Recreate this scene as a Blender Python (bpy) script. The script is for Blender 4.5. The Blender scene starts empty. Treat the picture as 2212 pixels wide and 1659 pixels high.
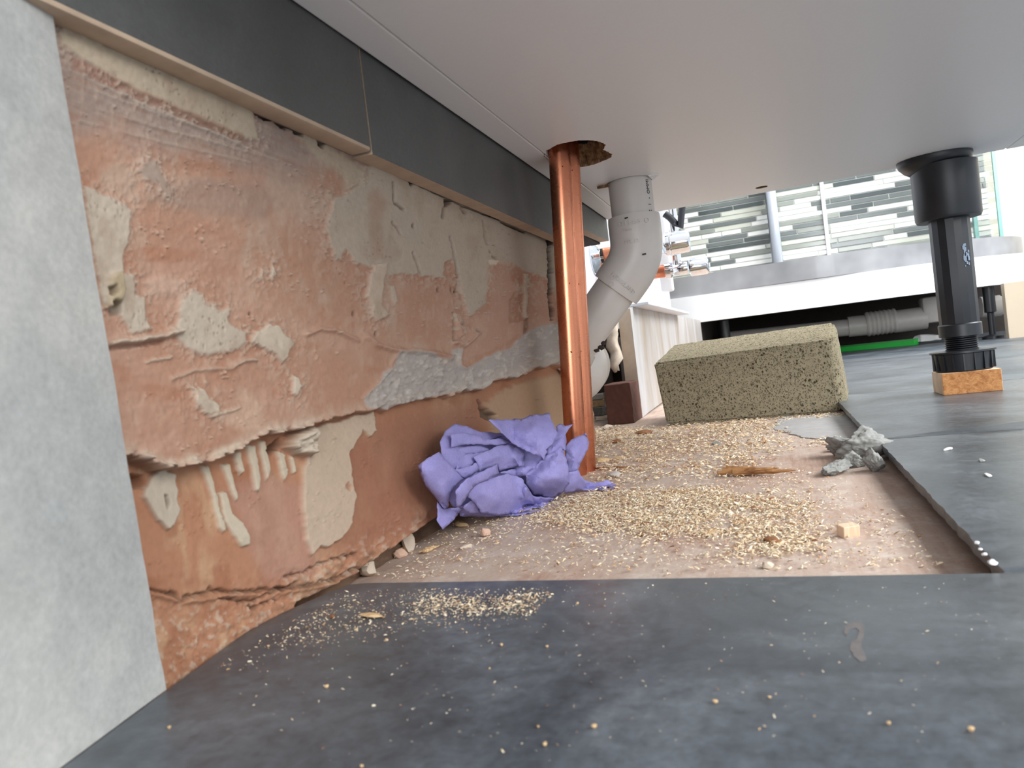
import bpy, bmesh, math, random
import numpy as np
from mathutils import Vector, Matrix
random.seed(7); RNG = np.random.default_rng(11)
sc = bpy.context.scene
COL = sc.collection

# ------------------------------------------------------------------ camera
W, H, FPX = 2212.0, 1659.0, 1612.7
YAW, PIT, ROL = -0.338531, -0.0259995, -0.119163
CAMZ = 0.073
f = Vector((math.sin(YAW)*math.cos(PIT), math.cos(YAW)*math.cos(PIT), math.sin(PIT)))
r = f.cross(Vector((0, 0, 1))).normalized(); u = r.cross(f)
RIGHT = math.cos(ROL)*r + math.sin(ROL)*u
UP = -math.sin(ROL)*r + math.cos(ROL)*u
FWD = f
CP = Vector((0, 0, CAMZ))
cam_d = bpy.data.cameras.new('camera'); cam = bpy.data.objects.new('camera', cam_d); COL.objects.link(cam)
cam_d.sensor_width = 36; cam_d.lens = 36*FPX/W; cam_d.clip_start = 0.01; cam_d.clip_end = 50
m3 = Matrix((RIGHT, UP, -FWD)).transposed()
cam.matrix_world = Matrix.Translation(CP) @ m3.to_4x4()
cam_d.dof.use_dof = True; cam_d.dof.focus_distance = 0.58; cam_d.dof.aperture_fstop = 32
sc.camera = cam
sc.view_settings.view_transform = 'Standard'; sc.view_settings.look = 'None'
sc.view_settings.gamma = 1; sc.view_settings.use_curve_mapping = False
sc.view_settings.exposure = 0.15

# ------------------------------------------------------------------ light
world = bpy.data.worlds.new('world'); sc.world = world; world.use_nodes = True
wn = world.node_tree.nodes['Background']
wn.inputs[0].default_value = (0.86, 0.93, 1.0, 1); wn.inputs[1].default_value = 1.15

def area(name, loc, target, sx, sy, power, col):
    d = bpy.data.lights.new(name, 'AREA'); d.shape = 'RECTANGLE'; d.size = sx; d.size_y = sy
    d.energy = power; d.color = col
    o = bpy.data.objects.new(name, d); COL.objects.link(o); o.location = loc
    o.rotation_euler = (Vector(target)-Vector(loc)).to_track_quat('-Z', 'Y').to_euler()
    return o
area('window_light', (2.2, 0.9, 1.75), (0.2, 0.6, 0.0), 1.5, 1.3, 112, (0.93, 0.97, 1.0))
area('ceiling_light', (0.55, 1.35, 2.2), (0.3, 1.8, 0.0), 0.8, 0.8, 22, (1.0, 0.98, 0.95))
area('doorway_light', (1.5, -0.55, 0.95), (-0.15, 0.2, 0.05), 0.8, 0.8, 22, (1.0, 0.97, 0.93))
area('rear_fill_light', (0.35, -2.2, 0.5), (0.0, 0.6, 0.08), 1.4, 0.9, 31, (0.95, 0.97, 1.0))  # added low fill from behind the camera, no window known there

# ------------------------------------------------------------------ pixel geometry of the survey (photo points measured back into the room)
def ray(x, y):
    return (RIGHT*(x-W/2) - UP*(y-H/2) + FWD*FPX)/FPX
def atz(x, y, z):
    d = ray(x, y); return CP + d*((z-CAMZ)/d.z)
def atx(x, y, X):
    d = ray(x, y); return CP + d*(X/d.x)
def aty(x, y, Y):
    d = ray(x, y); return CP + d*(Y/d.y)
def atd(x, y, dep):
    return CP + ray(x, y)*dep
RM = np.array([RIGHT[:], UP[:], FWD[:]])
def project(P):
    q = (np.asarray(P)-np.array(CP)) @ RM.T
    return W/2 + FPX*q[..., 0]/q[..., 2], H/2 - FPX*q[..., 1]/q[..., 2]

# ------------------------------------------------------------------ materials
def srgb(c):
    return tuple(((v/255)/12.92 if v/255 <= .04045 else ((v/255+.055)/1.055)**2.4) for v in c)
class NT:
    def __init__(s, name, rough=.6, metal=0, spec=.5):
        s.m = bpy.data.materials.new(name); s.m.use_nodes = True; s.t = s.m.node_tree
        s.b = s.t.nodes['Principled BSDF']; s.b.inputs['Roughness'].default_value = rough
        s.b.inputs['Metallic'].default_value = metal
        s.b.inputs['Specular IOR Level'].default_value = spec
        s.co = None
    def n(s, typ, **kw):
        x = s.t.nodes.new(typ)
        for k, v in kw.items():
            if k in x.inputs.keys(): x.inputs[k].default_value = v
            else: setattr(x, k, v)
        return x
    def l(s, a, b): s.t.links.new(a, b)
    def coord(s, scale=(1, 1, 1)):
        c = s.n('ShaderNodeTexCoord'); mp = s.n('ShaderNodeMapping'); mp.inputs['Scale'].default_value = scale
        s.l(c.outputs['Object'], mp.inputs[0]); return mp.outputs[0]
    def noise(s, scale, detail=4, rough=.55, vec=None, dist=0):
        x = s.n('ShaderNodeTexNoise'); x.inputs['Scale'].default_value = scale; x.inputs['Detail'].default_value = detail
        x.inputs['Roughness'].default_value = rough; x.inputs['Distortion'].default_value = dist
        s.l(vec if vec is not None else s.coord(), x.inputs['Vector']); return x.outputs[0]
    def ramp(s, fac, stops):
        x = s.n('ShaderNodeValToRGB'); e = x.color_ramp.elements
        while len(e) < len(stops): e.new(.5)
        for i, (p, c) in enumerate(stops):
            e[i].position = p; e[i].color = (*c, 1) if len(c) == 3 else c
        s.l(fac, x.inputs[0]); return x.outputs[0]
    def mix(s, fac, a, b, mode='MIX'):
        x = s.n('ShaderNodeMix', data_type='RGBA'); x.blend_type = mode
        for sock, v in ((x.inputs[0], fac), (x.inputs[6], a), (x.inputs[7], b)):
            if hasattr(v, 'links'): s.l(v, sock)
            else: sock.default_value = (*v, 1) if isinstance(v, tuple) and len(v) == 3 else v
        return x.outputs[2]
    def base(s, c):
        if hasattr(c, 'links'): s.l(c, s.b.inputs['Base Color'])
        else: s.b.inputs['Base Color'].default_value = (*c, 1)
    def bump(s, h, strength=.3, dist=.001):
        x = s.n('ShaderNodeBump'); x.inputs['Strength'].default_value = strength; x.inputs['Distance'].default_value = dist
        s.l(h, x.inputs['Height']); s.l(x.outputs[0], s.b.inputs['Normal'])
MATS = {}
def plain(name, c, rough=.55, metal=0, spec=.5, var=.08, scale=60, bump=.0):
    t = NT(name, rough, metal, spec); c = srgb(c)
    n = t.noise(scale, 5)
    t.base(t.ramp(n, [(.25, tuple(max(0, v*(1-var)) for v in c)), (.75, tuple(min(1, v*(1+var)) for v in c))]))
    if bump: t.bump(n, bump, .0006)
    MATS[name] = t.m; return t.m

def stone(name, c0, c1, c2, rough, s1=9, s2=140, bump=.12, spec=.5, con=.3):
    t = NT(name, rough, 0, spec)
    n1 = t.noise(s1, 6, .62, dist=.8); n2 = t.noise(s2, 5, .7); n3 = t.noise(650, 2)
    a = t.ramp(n1, [(.3, srgb(c0)), (.52, srgb(c1)), (.75, srgb(c2))])
    b = t.mix(.5, a, t.ramp(n2, [(.3, (.5-con,)*3), (.7, (.5+con,)*3)]), 'OVERLAY')
    t.base(t.mix(.2, b, n3, 'OVERLAY'))
    rr = t.ramp(n2, [(.2, (rough-.08,)*3), (.8, (rough+.1,)*3)])
    t.l(rr, t.b.inputs['Roughness']); t.bump(n2, bump, .0008)
    MATS[name] = t.m; return t.m
M_slab = stone('grey_floor_tile', (52, 57, 63), (78, 84, 90), (108, 114, 120), .36, 14, 190, .1, .6)
M_band = stone('wall_tile_shaded', (70, 72, 71), (80, 81, 80), (96, 96, 94), .5, 7, 90, .12, .5, .15)  # hung row: wall tile colour darkened for the shade under the cabinet
M_panel = stone('wall_tile_lit', (156, 158, 158), (172, 172, 169), (184, 182, 176), .55, 12, 110, .06, .5, .1)  # near end: same wall tile, colour lightened for the light falling there
M_body = plain('tile_ceramic_body', (186, 164, 142), .8, var=.12, scale=120, bump=.2)
M_cab = plain('white_melamine', (238, 238, 239), .42, var=.012, scale=400)
M_cabedge = plain('cabinet_edging', (205, 203, 199), .5, var=.02)
M_chip = None
t = NT('raw_chipboard', .95); n = t.noise(260, 5, .7); n2 = t.noise(900, 2)
t.base(t.mix(.4, t.ramp(n, [(.3, srgb((84, 62, 42))), (.5, srgb((150, 116, 82))), (.72, srgb((196, 166, 126)))]), n2, 'OVERLAY')); t.bump(n, .9, .002); M_chip = t.m
# copper
t = NT('copper', .2, 1.0)
n = t.noise(30, 3, .5, t.coord((1, 1, .06))); n2 = t.noise(160, 4, .6); spots = t.noise(420, 1)
a = t.ramp(n, [(.25, srgb((196, 118, 88))), (.55, srgb((212, 136, 104))), (.8, srgb((222, 150, 118)))])
sp = t.ramp(spots, [(.2, (1,)*3), (.225, (0,)*3)])
t.base(t.mix(sp, a, srgb((70, 44, 36))))
t.l(t.ramp(n2, [(.3, (.24,)*3), (.75, (.34,)*3)]), t.b.inputs['Roughness']); M_cu = t.m
M_pvc = plain('white_plastic_pipe', (208, 203, 198), .38, var=.03, scale=90)
M_pvcd = plain('dusty_white_plastic', (196, 190, 183), .6, var=.1, scale=70, bump=.1)
M_print = plain('black_print', (38, 36, 36), .6)
M_black = plain('black_plastic', (26, 29, 34), .38, var=.25, scale=55, bump=.03)
# foam sponge
t = NT('tile_sponge', .95, 0, .1)
v1 = t.n('ShaderNodeTexVoronoi'); v1.inputs['Scale'].default_value = 330; t.l(t.coord((1, 1, .8)), v1.inputs['Vector'])
v2 = t.n('ShaderNodeTexVoronoi'); v2.inputs['Scale'].default_value = 620; t.l(t.coord(), v2.inputs['Vector'])
n = t.noise(240, 3)
h1 = t.ramp(v1.outputs[0], [(.16, (0,)*3), (.36, (1,)*3)]); h2 = t.ramp(v2.outputs[0], [(.1, (.0,)*3), (.4, (1,)*3)])
sel = t.ramp(t.noise(120, 2), [(.38, (0,)*3), (.62, (1,)*3)])
h1s = t.mix(sel, h1, (1., 1., 1.), 'LIGHTEN')
hh = t.mix(.6, h1s, h2, 'MULTIPLY')
t.base(t.mix(hh, srgb((62, 54, 40)), t.ramp(n, [(.3, srgb((130, 121, 100))), (.7, srgb((149, 139, 116)))])))
t.bump(hh, .8, .002); M_sponge = t.m
# wood
def wood(name, c0, c1, sc3, rough=.7, rot=0):
    t = NT(name, rough, 0, .3); mp = t.coord(sc3)
    n = t.noise(30, 6, .65, mp, 1.2); n2 = t.noise(18, 3)
    a = t.ramp(n, [(.3, srgb(c0)), (.7, srgb(c1))]); t.base(t.mix(.25, a, n2, 'SOFT_LIGHT')); t.bump(n, .25, .0008)
    MATS[name] = t.m; return t.m
M_block = wood('sawn_softwood_end', (150, 92, 48), (206, 152, 98), (6, 1, 8))
M_blocktop = wood('sawn_softwood', (205, 172, 140), (236, 210, 184), (6, 1, 1))
M_splint = wood('splintered_wood', (112, 66, 34), (206, 160, 108), (1, 9, 9))
M_chipw = wood('wood_chip', (186, 148, 104), (228, 202, 160), (4, 14, 4))
M_chipd = wood('dark_wood_chip', (104, 68, 44), (160, 112, 74), (4, 14, 4))
M_plchip = plain('plaster_crumb', (206, 190, 172), .9, var=.12, scale=200, bump=.3)
M_pinkchip = plain('pink_plaster_crumb', (206, 172, 150), .9, var=.1, scale=200, bump=.3)
M_mortar = plain('grey_mortar', (138, 138, 134), .95, var=.25, scale=220, bump=.9)
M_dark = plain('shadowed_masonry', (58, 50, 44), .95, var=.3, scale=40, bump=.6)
M_brick = plain('red_brick', (90, 56, 46), .92, var=.2, scale=120, bump=.6)
M_white = plain('white_paint', (232, 232, 232), .4, var=.015)
t = NT('stained_white_board', .5); n = t.noise(9, 4, .6, t.coord((1, 1.6, .5)), .6); t.base(t.ramp(n, [(.32, srgb((150, 136, 120))), (.52, srgb((168, 164, 161))), (.7, srgb((182, 181, 183)))])); M_board = t.m
M_boardedge = plain('cut_board_edge', (206, 188, 168), .9, var=.06, scale=160, bump=.2)
M_wallw = plain('pale_bathroom_wall', (214, 217, 224), .35, var=.02)
M_cream = plain('cream_wall_tile', (228, 218, 200), .4, var=.03, scale=8)
M_beige = plain('beige_panel', (190, 174, 152), .6, var=.05, scale=18)
M_green = plain('green_plastic', (22, 170, 58), .35, var=.05)
M_chrome = plain('chrome', (226, 228, 232), .06, 1.0, var=.01)
M_alu = plain('aluminium', (196, 202, 210), .3, 1.0, var=.03)
M_rubber = plain('dark_rubber', (42, 44, 50), .5)
t = NT('clear_glass', .02); t.base((.93, .98, .97)); t.b.inputs['Transmission Weight'].default_value = 1; t.b.inputs['IOR'].default_value = 1.45; M_glass = t.m
M_gedge = plain('green_glass_edge', (126, 176, 168), .15)
t = NT('clear_film', .18); t.base((.95, .95, .95)); t.b.inputs['Transmission Weight'].default_value = .6; M_film = t.m
# tray
t = NT('glossy_tray_acrylic', .28, 0, .6); n = t.noise(7, 3); t.base(t.ramp(n, [(.35, srgb((120, 120, 122))), (.65, srgb((160, 160, 162)))]))
t.bump(t.noise(5, 2), .05, .02); t.b.inputs['Coat Weight'].default_value = .15; M_tray = t.m
# purple paper towel
t = NT('purple_paper', .92, 0, .12); n = t.noise(900, 3, .6); n2 = t.noise(60, 4)
t.base(t.mix(.5, t.ramp(n2, [(.3, srgb((136, 131, 184))), (.7, srgb((154, 149, 202)))]), t.ramp(n, [(.3, (.42,)*3), (.7, (.58,)*3)]), 'OVERLAY'))
t.bump(n, .3, .0005); t.b.inputs['Subsurface Weight'].default_value = 0.0; M_paper = t.m
# colour-attribute driven masonry (plaster tints also carry painted shade in hollows)
def attr_mat(name, rough, bscale, bstr, mixn=.25, spec=.2):
    t = NT(name, rough, 0, spec); a = t.n('ShaderNodeAttribute'); a.attribute_name = 'tint'
    n = t.noise(bscale, 6, .7); n2 = t.noise(bscale*.22, 4, .6)
    c = t.mix(mixn, a.outputs['Color'], t.ramp(n, [(.3, (.36,)*3), (.7, (.64,)*3)]), 'OVERLAY')
    t.base(c); t.bump(n, bstr, .0007); MATS[name] = t.m; return t.m
M_plaster = attr_mat('bare_plaster', .9, 420, .22)
M_mosaic = attr_mat('stick_mosaic', .12, 60, .02, .05, .6)
M_dust = attr_mat('sawdust', .95, 300, .1, .1)
# plywood with dust
t = NT('dusty_plywood', .82, 0, .25)
g = t.noise(55, 6, .7, t.coord((5.5, .5, 1)), .4); g2 = t.noise(14, 5, .6, t.coord((1, .8, 1)), .6); dst = t.noise(70, 6, .75); fine = t.noise(900, 3, .7)
a = t.ramp(g, [(.3, srgb((168, 136, 118))), (.55, srgb((186, 160, 144))), (.75, srgb((200, 180, 168)))])
d = t.ramp(g2, [(.36, (0,)*3), (.66, (.75,)*3)])
d2 = t.ramp(dst, [(.5, (0,)*3), (.72, (.7,)*3)])
b = t.mix(d, a, srgb((196, 182, 170))); b = t.mix(d2, b, srgb((214, 205, 195)))
t.base(t.mix(.3, b, t.ramp(fine, [(.3, (.36,)*3), (.7, (.64,)*3)]), 'OVERLAY')); t.bump(g, .2, .0006); M_ply = t.m

# ------------------------------------------------------------------ mesh helpers
def link(name, me, mat, parent=None):
    o = bpy.data.objects.new(name, me); COL.objects.link(o)
    for m in (mat if isinstance(mat, (list, tuple)) else [mat]): me.materials.append(m)
    if parent: o.parent = parent
    return o
def from_bm(name, bm, mat, parent=None, smooth=True, ang=40):
    me = bpy.data.meshes.new(name); bmesh.ops.recalc_face_normals(bm, faces=bm.faces); bm.to_mesh(me); bm.free()
    if smooth:
        me.polygons.foreach_set('use_smooth', [True]*len(me.polygons))
        me.set_sharp_from_angle(angle=math.radians(ang))
    return link(name, me, mat, parent)
def tag(o, label=None, cat=None, group=None, kind=None):
    if label: o['label'] = label
    if cat: o['category'] = cat
    if group: o['group'] = group
    if kind: o['kind'] = kind
    return o
def empty(name, loc=(0, 0, 0)):
    o = bpy.data.objects.new(name, None); COL.objects.link(o); o.location = loc; o.empty_display_size = .01; return o
# children are modelled in room coordinates; seat() re-expresses them about the Empty at the thing's base
def seat(root):
    bpy.context.view_layer.update()
    inv = Matrix.Translation(root.location).inverted()
    for c in root.children_recursive: c.data.transform(inv)
def box(bm, lo, hi, bev=0, rot=None, seg=2, mi=0):
    lo = Vector(lo); hi = Vector(hi)
    g = bmesh.ops.create_cube(bm, size=1); vs = g['verts']
    for v in vs: v.co = Vector(((lo[i]+hi[i])/2 + v.co[i]*(hi[i]-lo[i])) for i in range(3))
    if rot is not None:
        c = (lo+hi)/2
        for v in vs: v.co = c + rot @ (v.co-c)
    es = list({e for v in vs for e in v.link_edges})
    fs = list({f_ for v in vs for f_ in v.link_faces})
    for f_ in fs: f_.material_index = mi
    if bev: bmesh.ops.bevel(bm, geom=es, offset=bev, segments=seg, profile=.5, affect='EDGES')
def frame(axis):
    z = Vector(axis).normalized(); x = z.orthogonal().normalized(); return x, z.cross(x), z
def lathe(bm, prof, p0, axis, n=40, cap=True):
    """prof: (radius, height along the axis)"""
    x, y, z = frame(axis); p0 = Vector(p0); rings = []
    for rr, h in prof:
        rings.append([bm.verts.new(p0+z*h+(x*math.cos(2*math.pi*k/n)+y*math.sin(2*math.pi*k/n))*rr) for k in range(n)])
    for a, b in zip(rings, rings[1:]):
        for k in range(n): bm.faces.new((a[k], a[(k+1) % n], b[(k+1) % n], b[k]))
    if cap:
        bm.faces.new(rings[0][::-1]); bm.faces.new(rings[-1])
def tube(bm, pts, rad, n=28, cap=True):
    pts = [Vector(p) for p in pts]; rings = []
    rads = rad if isinstance(rad, (list, tuple)) else [rad]*len(pts)
    t0 = (pts[1]-pts[0]).normalized(); nx = t0.orthogonal().normalized()
    for i, p in enumerate(pts):
        tt = ((pts[min(i+1, len(pts)-1)]-pts[max(i-1, 0)])).normalized()
        nx = (nx - tt*nx.dot(tt)).normalized(); ny = tt.cross(nx)
        rings.append([bm.verts.new(p+(nx*math.cos(2*math.pi*k/n)+ny*math.sin(2*math.pi*k/n))*rads[i]) for k in range(n)])
    for a, b in zip(rings, rings[1:]):
        for k in range(n): bm.faces.new((a[k], a[(k+1) % n], b[(k+1) % n], b[k]))
    if cap: bm.faces.new(rings[0][::-1]); bm.faces.new(rings[-1])
def prism(bm, pts, z0, z1, bev=0):
    a = [bm.verts.new((p[0], p[1], z1)) for p in pts]; b = [bm.verts.new((p[0], p[1], z0)) for p in pts]
    n = len(pts); top = bm.faces.new(a); bm.faces.new(b[::-1])
    for k in range(n): bm.faces.new((a[k], b[k], b[(k+1) % n], a[(k+1) % n]))
    if bev:
        bmesh.ops.bevel(bm, geom=list(top.edges), offset=bev, segments=2, profile=.5, affect='EDGES')

# ------------------------------------------------------------------ numpy noise
def vnoise(x, y, seed=0):
    g = np.random.default_rng(seed).random((256, 256))
    xi = np.floor(x).astype(int); yi = np.floor(y).astype(int); fx = x-xi; fy = y-yi
    fx = fx*fx*(3-2*fx); fy = fy*fy*(3-2*fy)
    a = g[xi % 256, yi % 256]; b = g[(xi+1) % 256, yi % 256]; c = g[xi % 256, (yi+1) % 256]; d = g[(xi+1) % 256, (yi+1) % 256]
    return (a*(1-fx)+b*fx)*(1-fy)+(c*(1-fx)+d*fx)*fy - .5
def fbm(x, y, seed=0, oct=4, gain=.5):
    s = 0; a = 1
    for o in range(oct):
        s = s + a*vnoise(x*2**o+13.7*o, y*2**o+7.1*o, seed+o); a *= gain
    return s
def sdist(px, py, poly, closed=True):
    p = np.asarray(poly, float); n = len(p); best = np.full(px.shape, 1e9); ins = np.zeros(px.shape, bool)
    for i in range(n if closed else n-1):
        a = p[i]; b = p[(i+1) % n]; d = b-a; L = (d**2).sum()+1e-9
        tt = np.clip(((px-a[0])*d[0]+(py-a[1])*d[1])/L, 0, 1)
        best = np.minimum(best, (px-a[0]-tt*d[0])**2+(py-a[1]-tt*d[1])**2)
        if closed:
            c = (a[1] > py) != (b[1] > py)
            ins ^= c & (px < (b[0]-a[0])*(py-a[1])/((b[1]-a[1]) if abs(b[1]-a[1]) > 1e-9 else 1e-9)+a[0])
    s = np.sqrt(best)
    return np.where(ins, -s, s) if closed else s
def sstep(a, b, x):
    t_ = np.clip((x-a)/(b-a), 0, 1); return t_*t_*(3-2*t_)
def grid_mesh(P):
    """P: rows x cols x 3"""
    nr, nc = P.shape[:2]; idx = np.arange(nr*nc).reshape(nr, nc)
    q = np.stack([idx[:-1, :-1], idx[:-1, 1:], idx[1:, 1:], idx[1:, :-1]], -1).reshape(-1, 4)
    me = bpy.data.meshes.new('grid'); me.vertices.add(nr*nc); me.vertices.foreach_set('co', P.reshape(-1).astype(np.float32))
    me.loops.add(q.size); me.loops.foreach_set('vertex_index', q.reshape(-1).astype(np.int32))
    me.polygons.add(len(q)); me.polygons.foreach_set('loop_start', np.arange(0, q.size, 4, dtype=np.int32))
    me.update(calc_edges=True); me.polygons.foreach_set('use_smooth', np.ones(len(q), bool)); return me
def tint(me, cols):
    a = me.color_attributes.new('tint', 'FLOAT_COLOR', 'POINT')
    c = np.ones((len(me.vertices), 4), np.float32); c[:, :3] = cols; a.data.foreach_set('color', c.reshape(-1))

# ------------------------------------------------------------------ constants of the place
HC = 0.213          # underside of the cabinet
PLY = -0.0105       # plywood level, tiles top at 0
XT = -0.1515        # face of the wall tiles
XP = -0.164         # face of the bare plaster
XE = 0.0535         # cut edge of the floor tiles
Y1, Y2, Y3, YB = 0.2347, 0.507, 0.849, 0.798
YT = 1.9            # front of the shower tray
YM = 2.6            # mosaic wall
ZLIP = 0.5*(atx(787, 345, XT).z + atx(1167, 514, XT).z)
XB = atz(1388, 901, PLY).x      # boxed-in pipe panel

ZL = 0.170          # underside of the hung row of wall tiles
def plaster_x(Y):
    return -0.1583-0.0085*np.clip((Y-.15)/.45, 0, 1)

# ================================================================== SETTING
# ---- floor: plywood base with tiles on an underlay
bm = bmesh.new(); box(bm, (-.36, -.6, PLY-.018), (2.6, 2.75, PLY)); floor = from_bm('floor', bm, M_ply, smooth=False); tag(floor, kind='structure')
def ragged(pts, amp, step=.006, seed=3):
    rg = random.Random(seed); out = []
    for a, b in zip(pts, pts[1:]):
        a = Vector(a[:2]); b = Vector(b[:2]); n = max(1, int((b-a).length/step))
        for k in range(n):
            p = a.lerp(b, k/n); out.append((p.x+rg.uniform(-amp, amp)*(k > 0), p.y+rg.uniform(-amp, amp)*(k > 0)))
    out.append(tuple(pts[-1][:2])); return out
TH = 0.0042; G = .0009
slab_edge = [atz(*q, 0) for q in [(358, 1493), (432, 1440), (500, 1388), (540, 1358), (610, 1322), (680, 1293), (752, 1262), (790, 1259.5)]]
left = [(-.118, -.5), (-.1285, .0)]+[(p.x, p.y) for p in slab_edge]
left = left[:2]+ragged(left[2:], .0005, .008)
bm = bmesh.new(); prism(bm, left[::1]+[(XE+.0005, Y1-.0004), (1.0, Y1-.0004), (1.0, -.5)], -TH, 0, .0006)
from_bm('floor_tile', bm, M_slab, floor, ang=30)
rows = [(Y1+G, Y2-G), (Y2+G, Y3-G), (Y3+G, Y3+.36), (Y3+.361, Y3+.74), (Y3+.741, 2.7)]
for i, (a, b) in enumerate(rows):
    e = ragged([(XE+.0004*(i % 2), a), (XE+.0015-.0006*i, b)], .00035, .004, 5+i) if i < 2 else [(XE, a), (XE, b)]
    if i >= 2: e = [(XE+.002, a), (XE+.002, b)]
    bm = bmesh.new(); prism(bm, [(1.0, a)]+e+[(1.0, b)], -TH, 0, .0004); from_bm('floor_tile', bm, M_slab, floor, ang=30)
    bm = bmesh.new(); prism(bm, [(1.001, a), (2.55, a), (2.55, b), (1.001, b)], -TH, 0, .0004); from_bm('floor_tile', bm, M_slab, floor, ang=30)
bm = bmesh.new()
box(bm, (XE+.008, Y1-.02, PLY), (2.5, 2.7, -TH)); box(bm, (-.14, -.5, PLY), (2.5, Y1-.01, -TH))
from_bm('floor_underlay', bm, M_dark, floor, smooth=False)
# flat grey remnant of old adhesive left on the plywood
rem = [atz(*q, PLY+.0006) for q in [(1690, 899), (1740, 897), (1826, 890), (1850, 905), (1880, 938), (1850, 945), (1790, 950), (1735, 945), (1700, 934), (1668, 925)]]
bm = bmesh.new(); rp = ragged([(p.x, p.y) for p in rem]+[(rem[0].x, rem[0].y)], .0022, .005, 9)[:-1]; prism(bm, rp, PLY, PLY+.0008)
from_bm('adhesive_residue', bm, plain('old_grey_adhesive', (168, 166, 164), .85, var=.12, scale=120, bump=.2), floor, smooth=False)

# ---- left wall: bare plaster with coats, patches, drips and cracks as real relief
cols_px = np.concatenate([np.arange(-80, 1215, 2.1)])
ang = np.arctan((cols_px-W/2)/FPX)+YAW
Yc = np.interp(ang, np.arctan(plaster_x(np.linspace(.06, .75, 800))/np.linspace(.06, .75, 800)), np.linspace(.06, .75, 800))
Yc = np.unique(np.concatenate([[.06, .08], np.clip(Yc, .085, .74)])); Yc = Yc[Yc < .60]
Yc = np.concatenate([Yc, np.linspace(.6012, .715, 130)])
zr = np.linspace(-.03, ZL+.004, 470)
YY, ZZ = np.meshgrid(Yc, zr); XX = plaster_x(YY)
px, py = project(np.stack([XX, YY, ZZ], -1))
w1 = fbm(px/26, py/26, 1, 5); w2 = fbm(px/9, py/9, 7, 3); w3 = fbm(px/90, py/90, 21, 4); wv = fbm(px/14, py/60, 31, 4); wh = fbm(px/160+py/60, (py-.43*px)/9, 41, 4)
jx = px+5*fbm(px/16, py/16, 51, 3)+2.5*w2; jy = py+6*fbm(px/10, py/22, 61, 3)+3*w2
pink = np.array(srgb((192, 148, 124))); pink2 = np.array(srgb((200, 160, 138))); cream = np.array(srgb((206, 192, 174)))
cream2 = np.array(srgb((214, 198, 178))); mauve = np.array(srgb((164, 146, 136))); greym = np.array(srgb((186, 178, 172))); dirt = np.array(srgb((104, 84, 70))); tan = np.array(srgb((196, 166, 136)))  # dirt brown also painted into holes, cracks and pits as their shade
PD = .62
C = pink[None, None]*np.ones(px.shape+(1,)); Hh = np.zeros(px.shape)
def blend(c, m): 
    global C
    C = C*(1-m[..., None])+np.asarray(c)*m[..., None]
blend(pink2, sstep(-.25, .45, w3)); blend(np.array(srgb((182, 126, 98))), .55*sstep(.05, .5, fbm(px/120, py/50, 71, 4)))
blend(cream, .35*sstep(.1, .5, fbm(px/60, py/130, 81, 4)))
# upper zone: smeared skim coat, greyer, trowelled along the wall
up = sstep(0, 120, -(py-(330+.18*(px-140)))+60*w3)*sstep(1010, 700, px)
blend(mauve, up*.95); blend(np.array(srgb((182, 158, 144))), up*.6*sstep(0, .4, wh)); blend(np.array(srgb((168, 130, 112))), up*.6*sstep(0, .4, -wh)); Hh += up*.00012*wh
# patch outlines traced on the wall
SM = np.full(px.shape, 1e6)
def patch(poly, c=None, h=.0012, w=3.0, a=1.0, jit=1.0, edge=.0):
    global Hh
    global SM
    s = sdist(px+(jx-px)*jit, py+(jy-py)*jit, poly); m = sstep(w, -w, s)
    if c is not None and h > .001 and h < .004: SM = np.minimum(SM, s)
    if c is not None: blend(c, m*a)
    Hh = Hh+.5*h*m
    if edge: Hh = Hh+.15*edge*np.exp(-(s/3.0)**2)
    return s
cr = cream
patch([(130, 95), (170, 125), (300, 205), (420, 258), (520, 300), (556, 302), (545, 245), (538, 230), (380, 165), (200, 88), (130, 50)], np.array(srgb((196, 180, 158))), .0015, 5, 1, .4)
patch([(175, 400), (235, 430), (275, 450), (276, 500), (259, 560), (262, 592), (284, 600), (286, 640), (306, 642), (311, 690), (322, 712), (289, 722), (280, 718), (261, 690), (238, 668), (215, 650), (190, 500)], cr, .0022, 3, .95, 1, .0012)
patch([(240, 590), (256, 590), (258, 640), (250, 660), (226, 665), (222, 600)], np.array(srgb((188, 170, 140))), .003, 5)
for q in [[(225, 620), (240, 618), (242, 634), (228, 640)], [(232, 652), (252, 655), (256, 676), (240, 682)]]: patch(q, dirt, -.004, 4, .7)
patch([(300, 365), (318, 345), (338, 350), (350, 385), (372, 420), (360, 425), (330, 395), (308, 385)], np.array(srgb((178, 160, 146))), .0012, 5, .9, .6, .0008)
patch([(390, 649), (409, 627), (435, 633), (436, 658), (470, 670), (492, 668), (488, 690), (500, 706), (530, 718), (520, 753), (466, 764), (444, 769), (422, 763), (403, 753), (384, 734), (368, 715), (384, 684)], cr, .0018, 5, .95, 1.3, .0006)
patch([(534, 740), (549, 718), (571, 703), (596, 704), (609, 722), (631, 740), (621, 753), (615, 772), (603, 784), (590, 766), (558, 747)], cream2, .003, 2.5, 1, .8, .0012)
patch([(315, 611), (333, 598), (403, 608), (397, 633), (350, 640), (327, 636)], np.array(srgb((206, 170, 150))), .001, 8, .8, 1.6)
patch([(413, 839), (435, 842), (447, 864), (466, 873), (466, 892), (441, 896), (419, 873)], cream2, .0028, 2.5, 1, 1, .001)
patch([(533, 848), (568, 873), (565, 930), (530, 937), (470, 905), (454, 899), (514, 880)], np.array(srgb((212, 178, 154))), .0006, 12, .8, 1.5)
patch([(629, 812), (640, 815), (646, 835), (636, 858), (628, 850)], cream2, .0026, 2.5, 1, .6)
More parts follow.
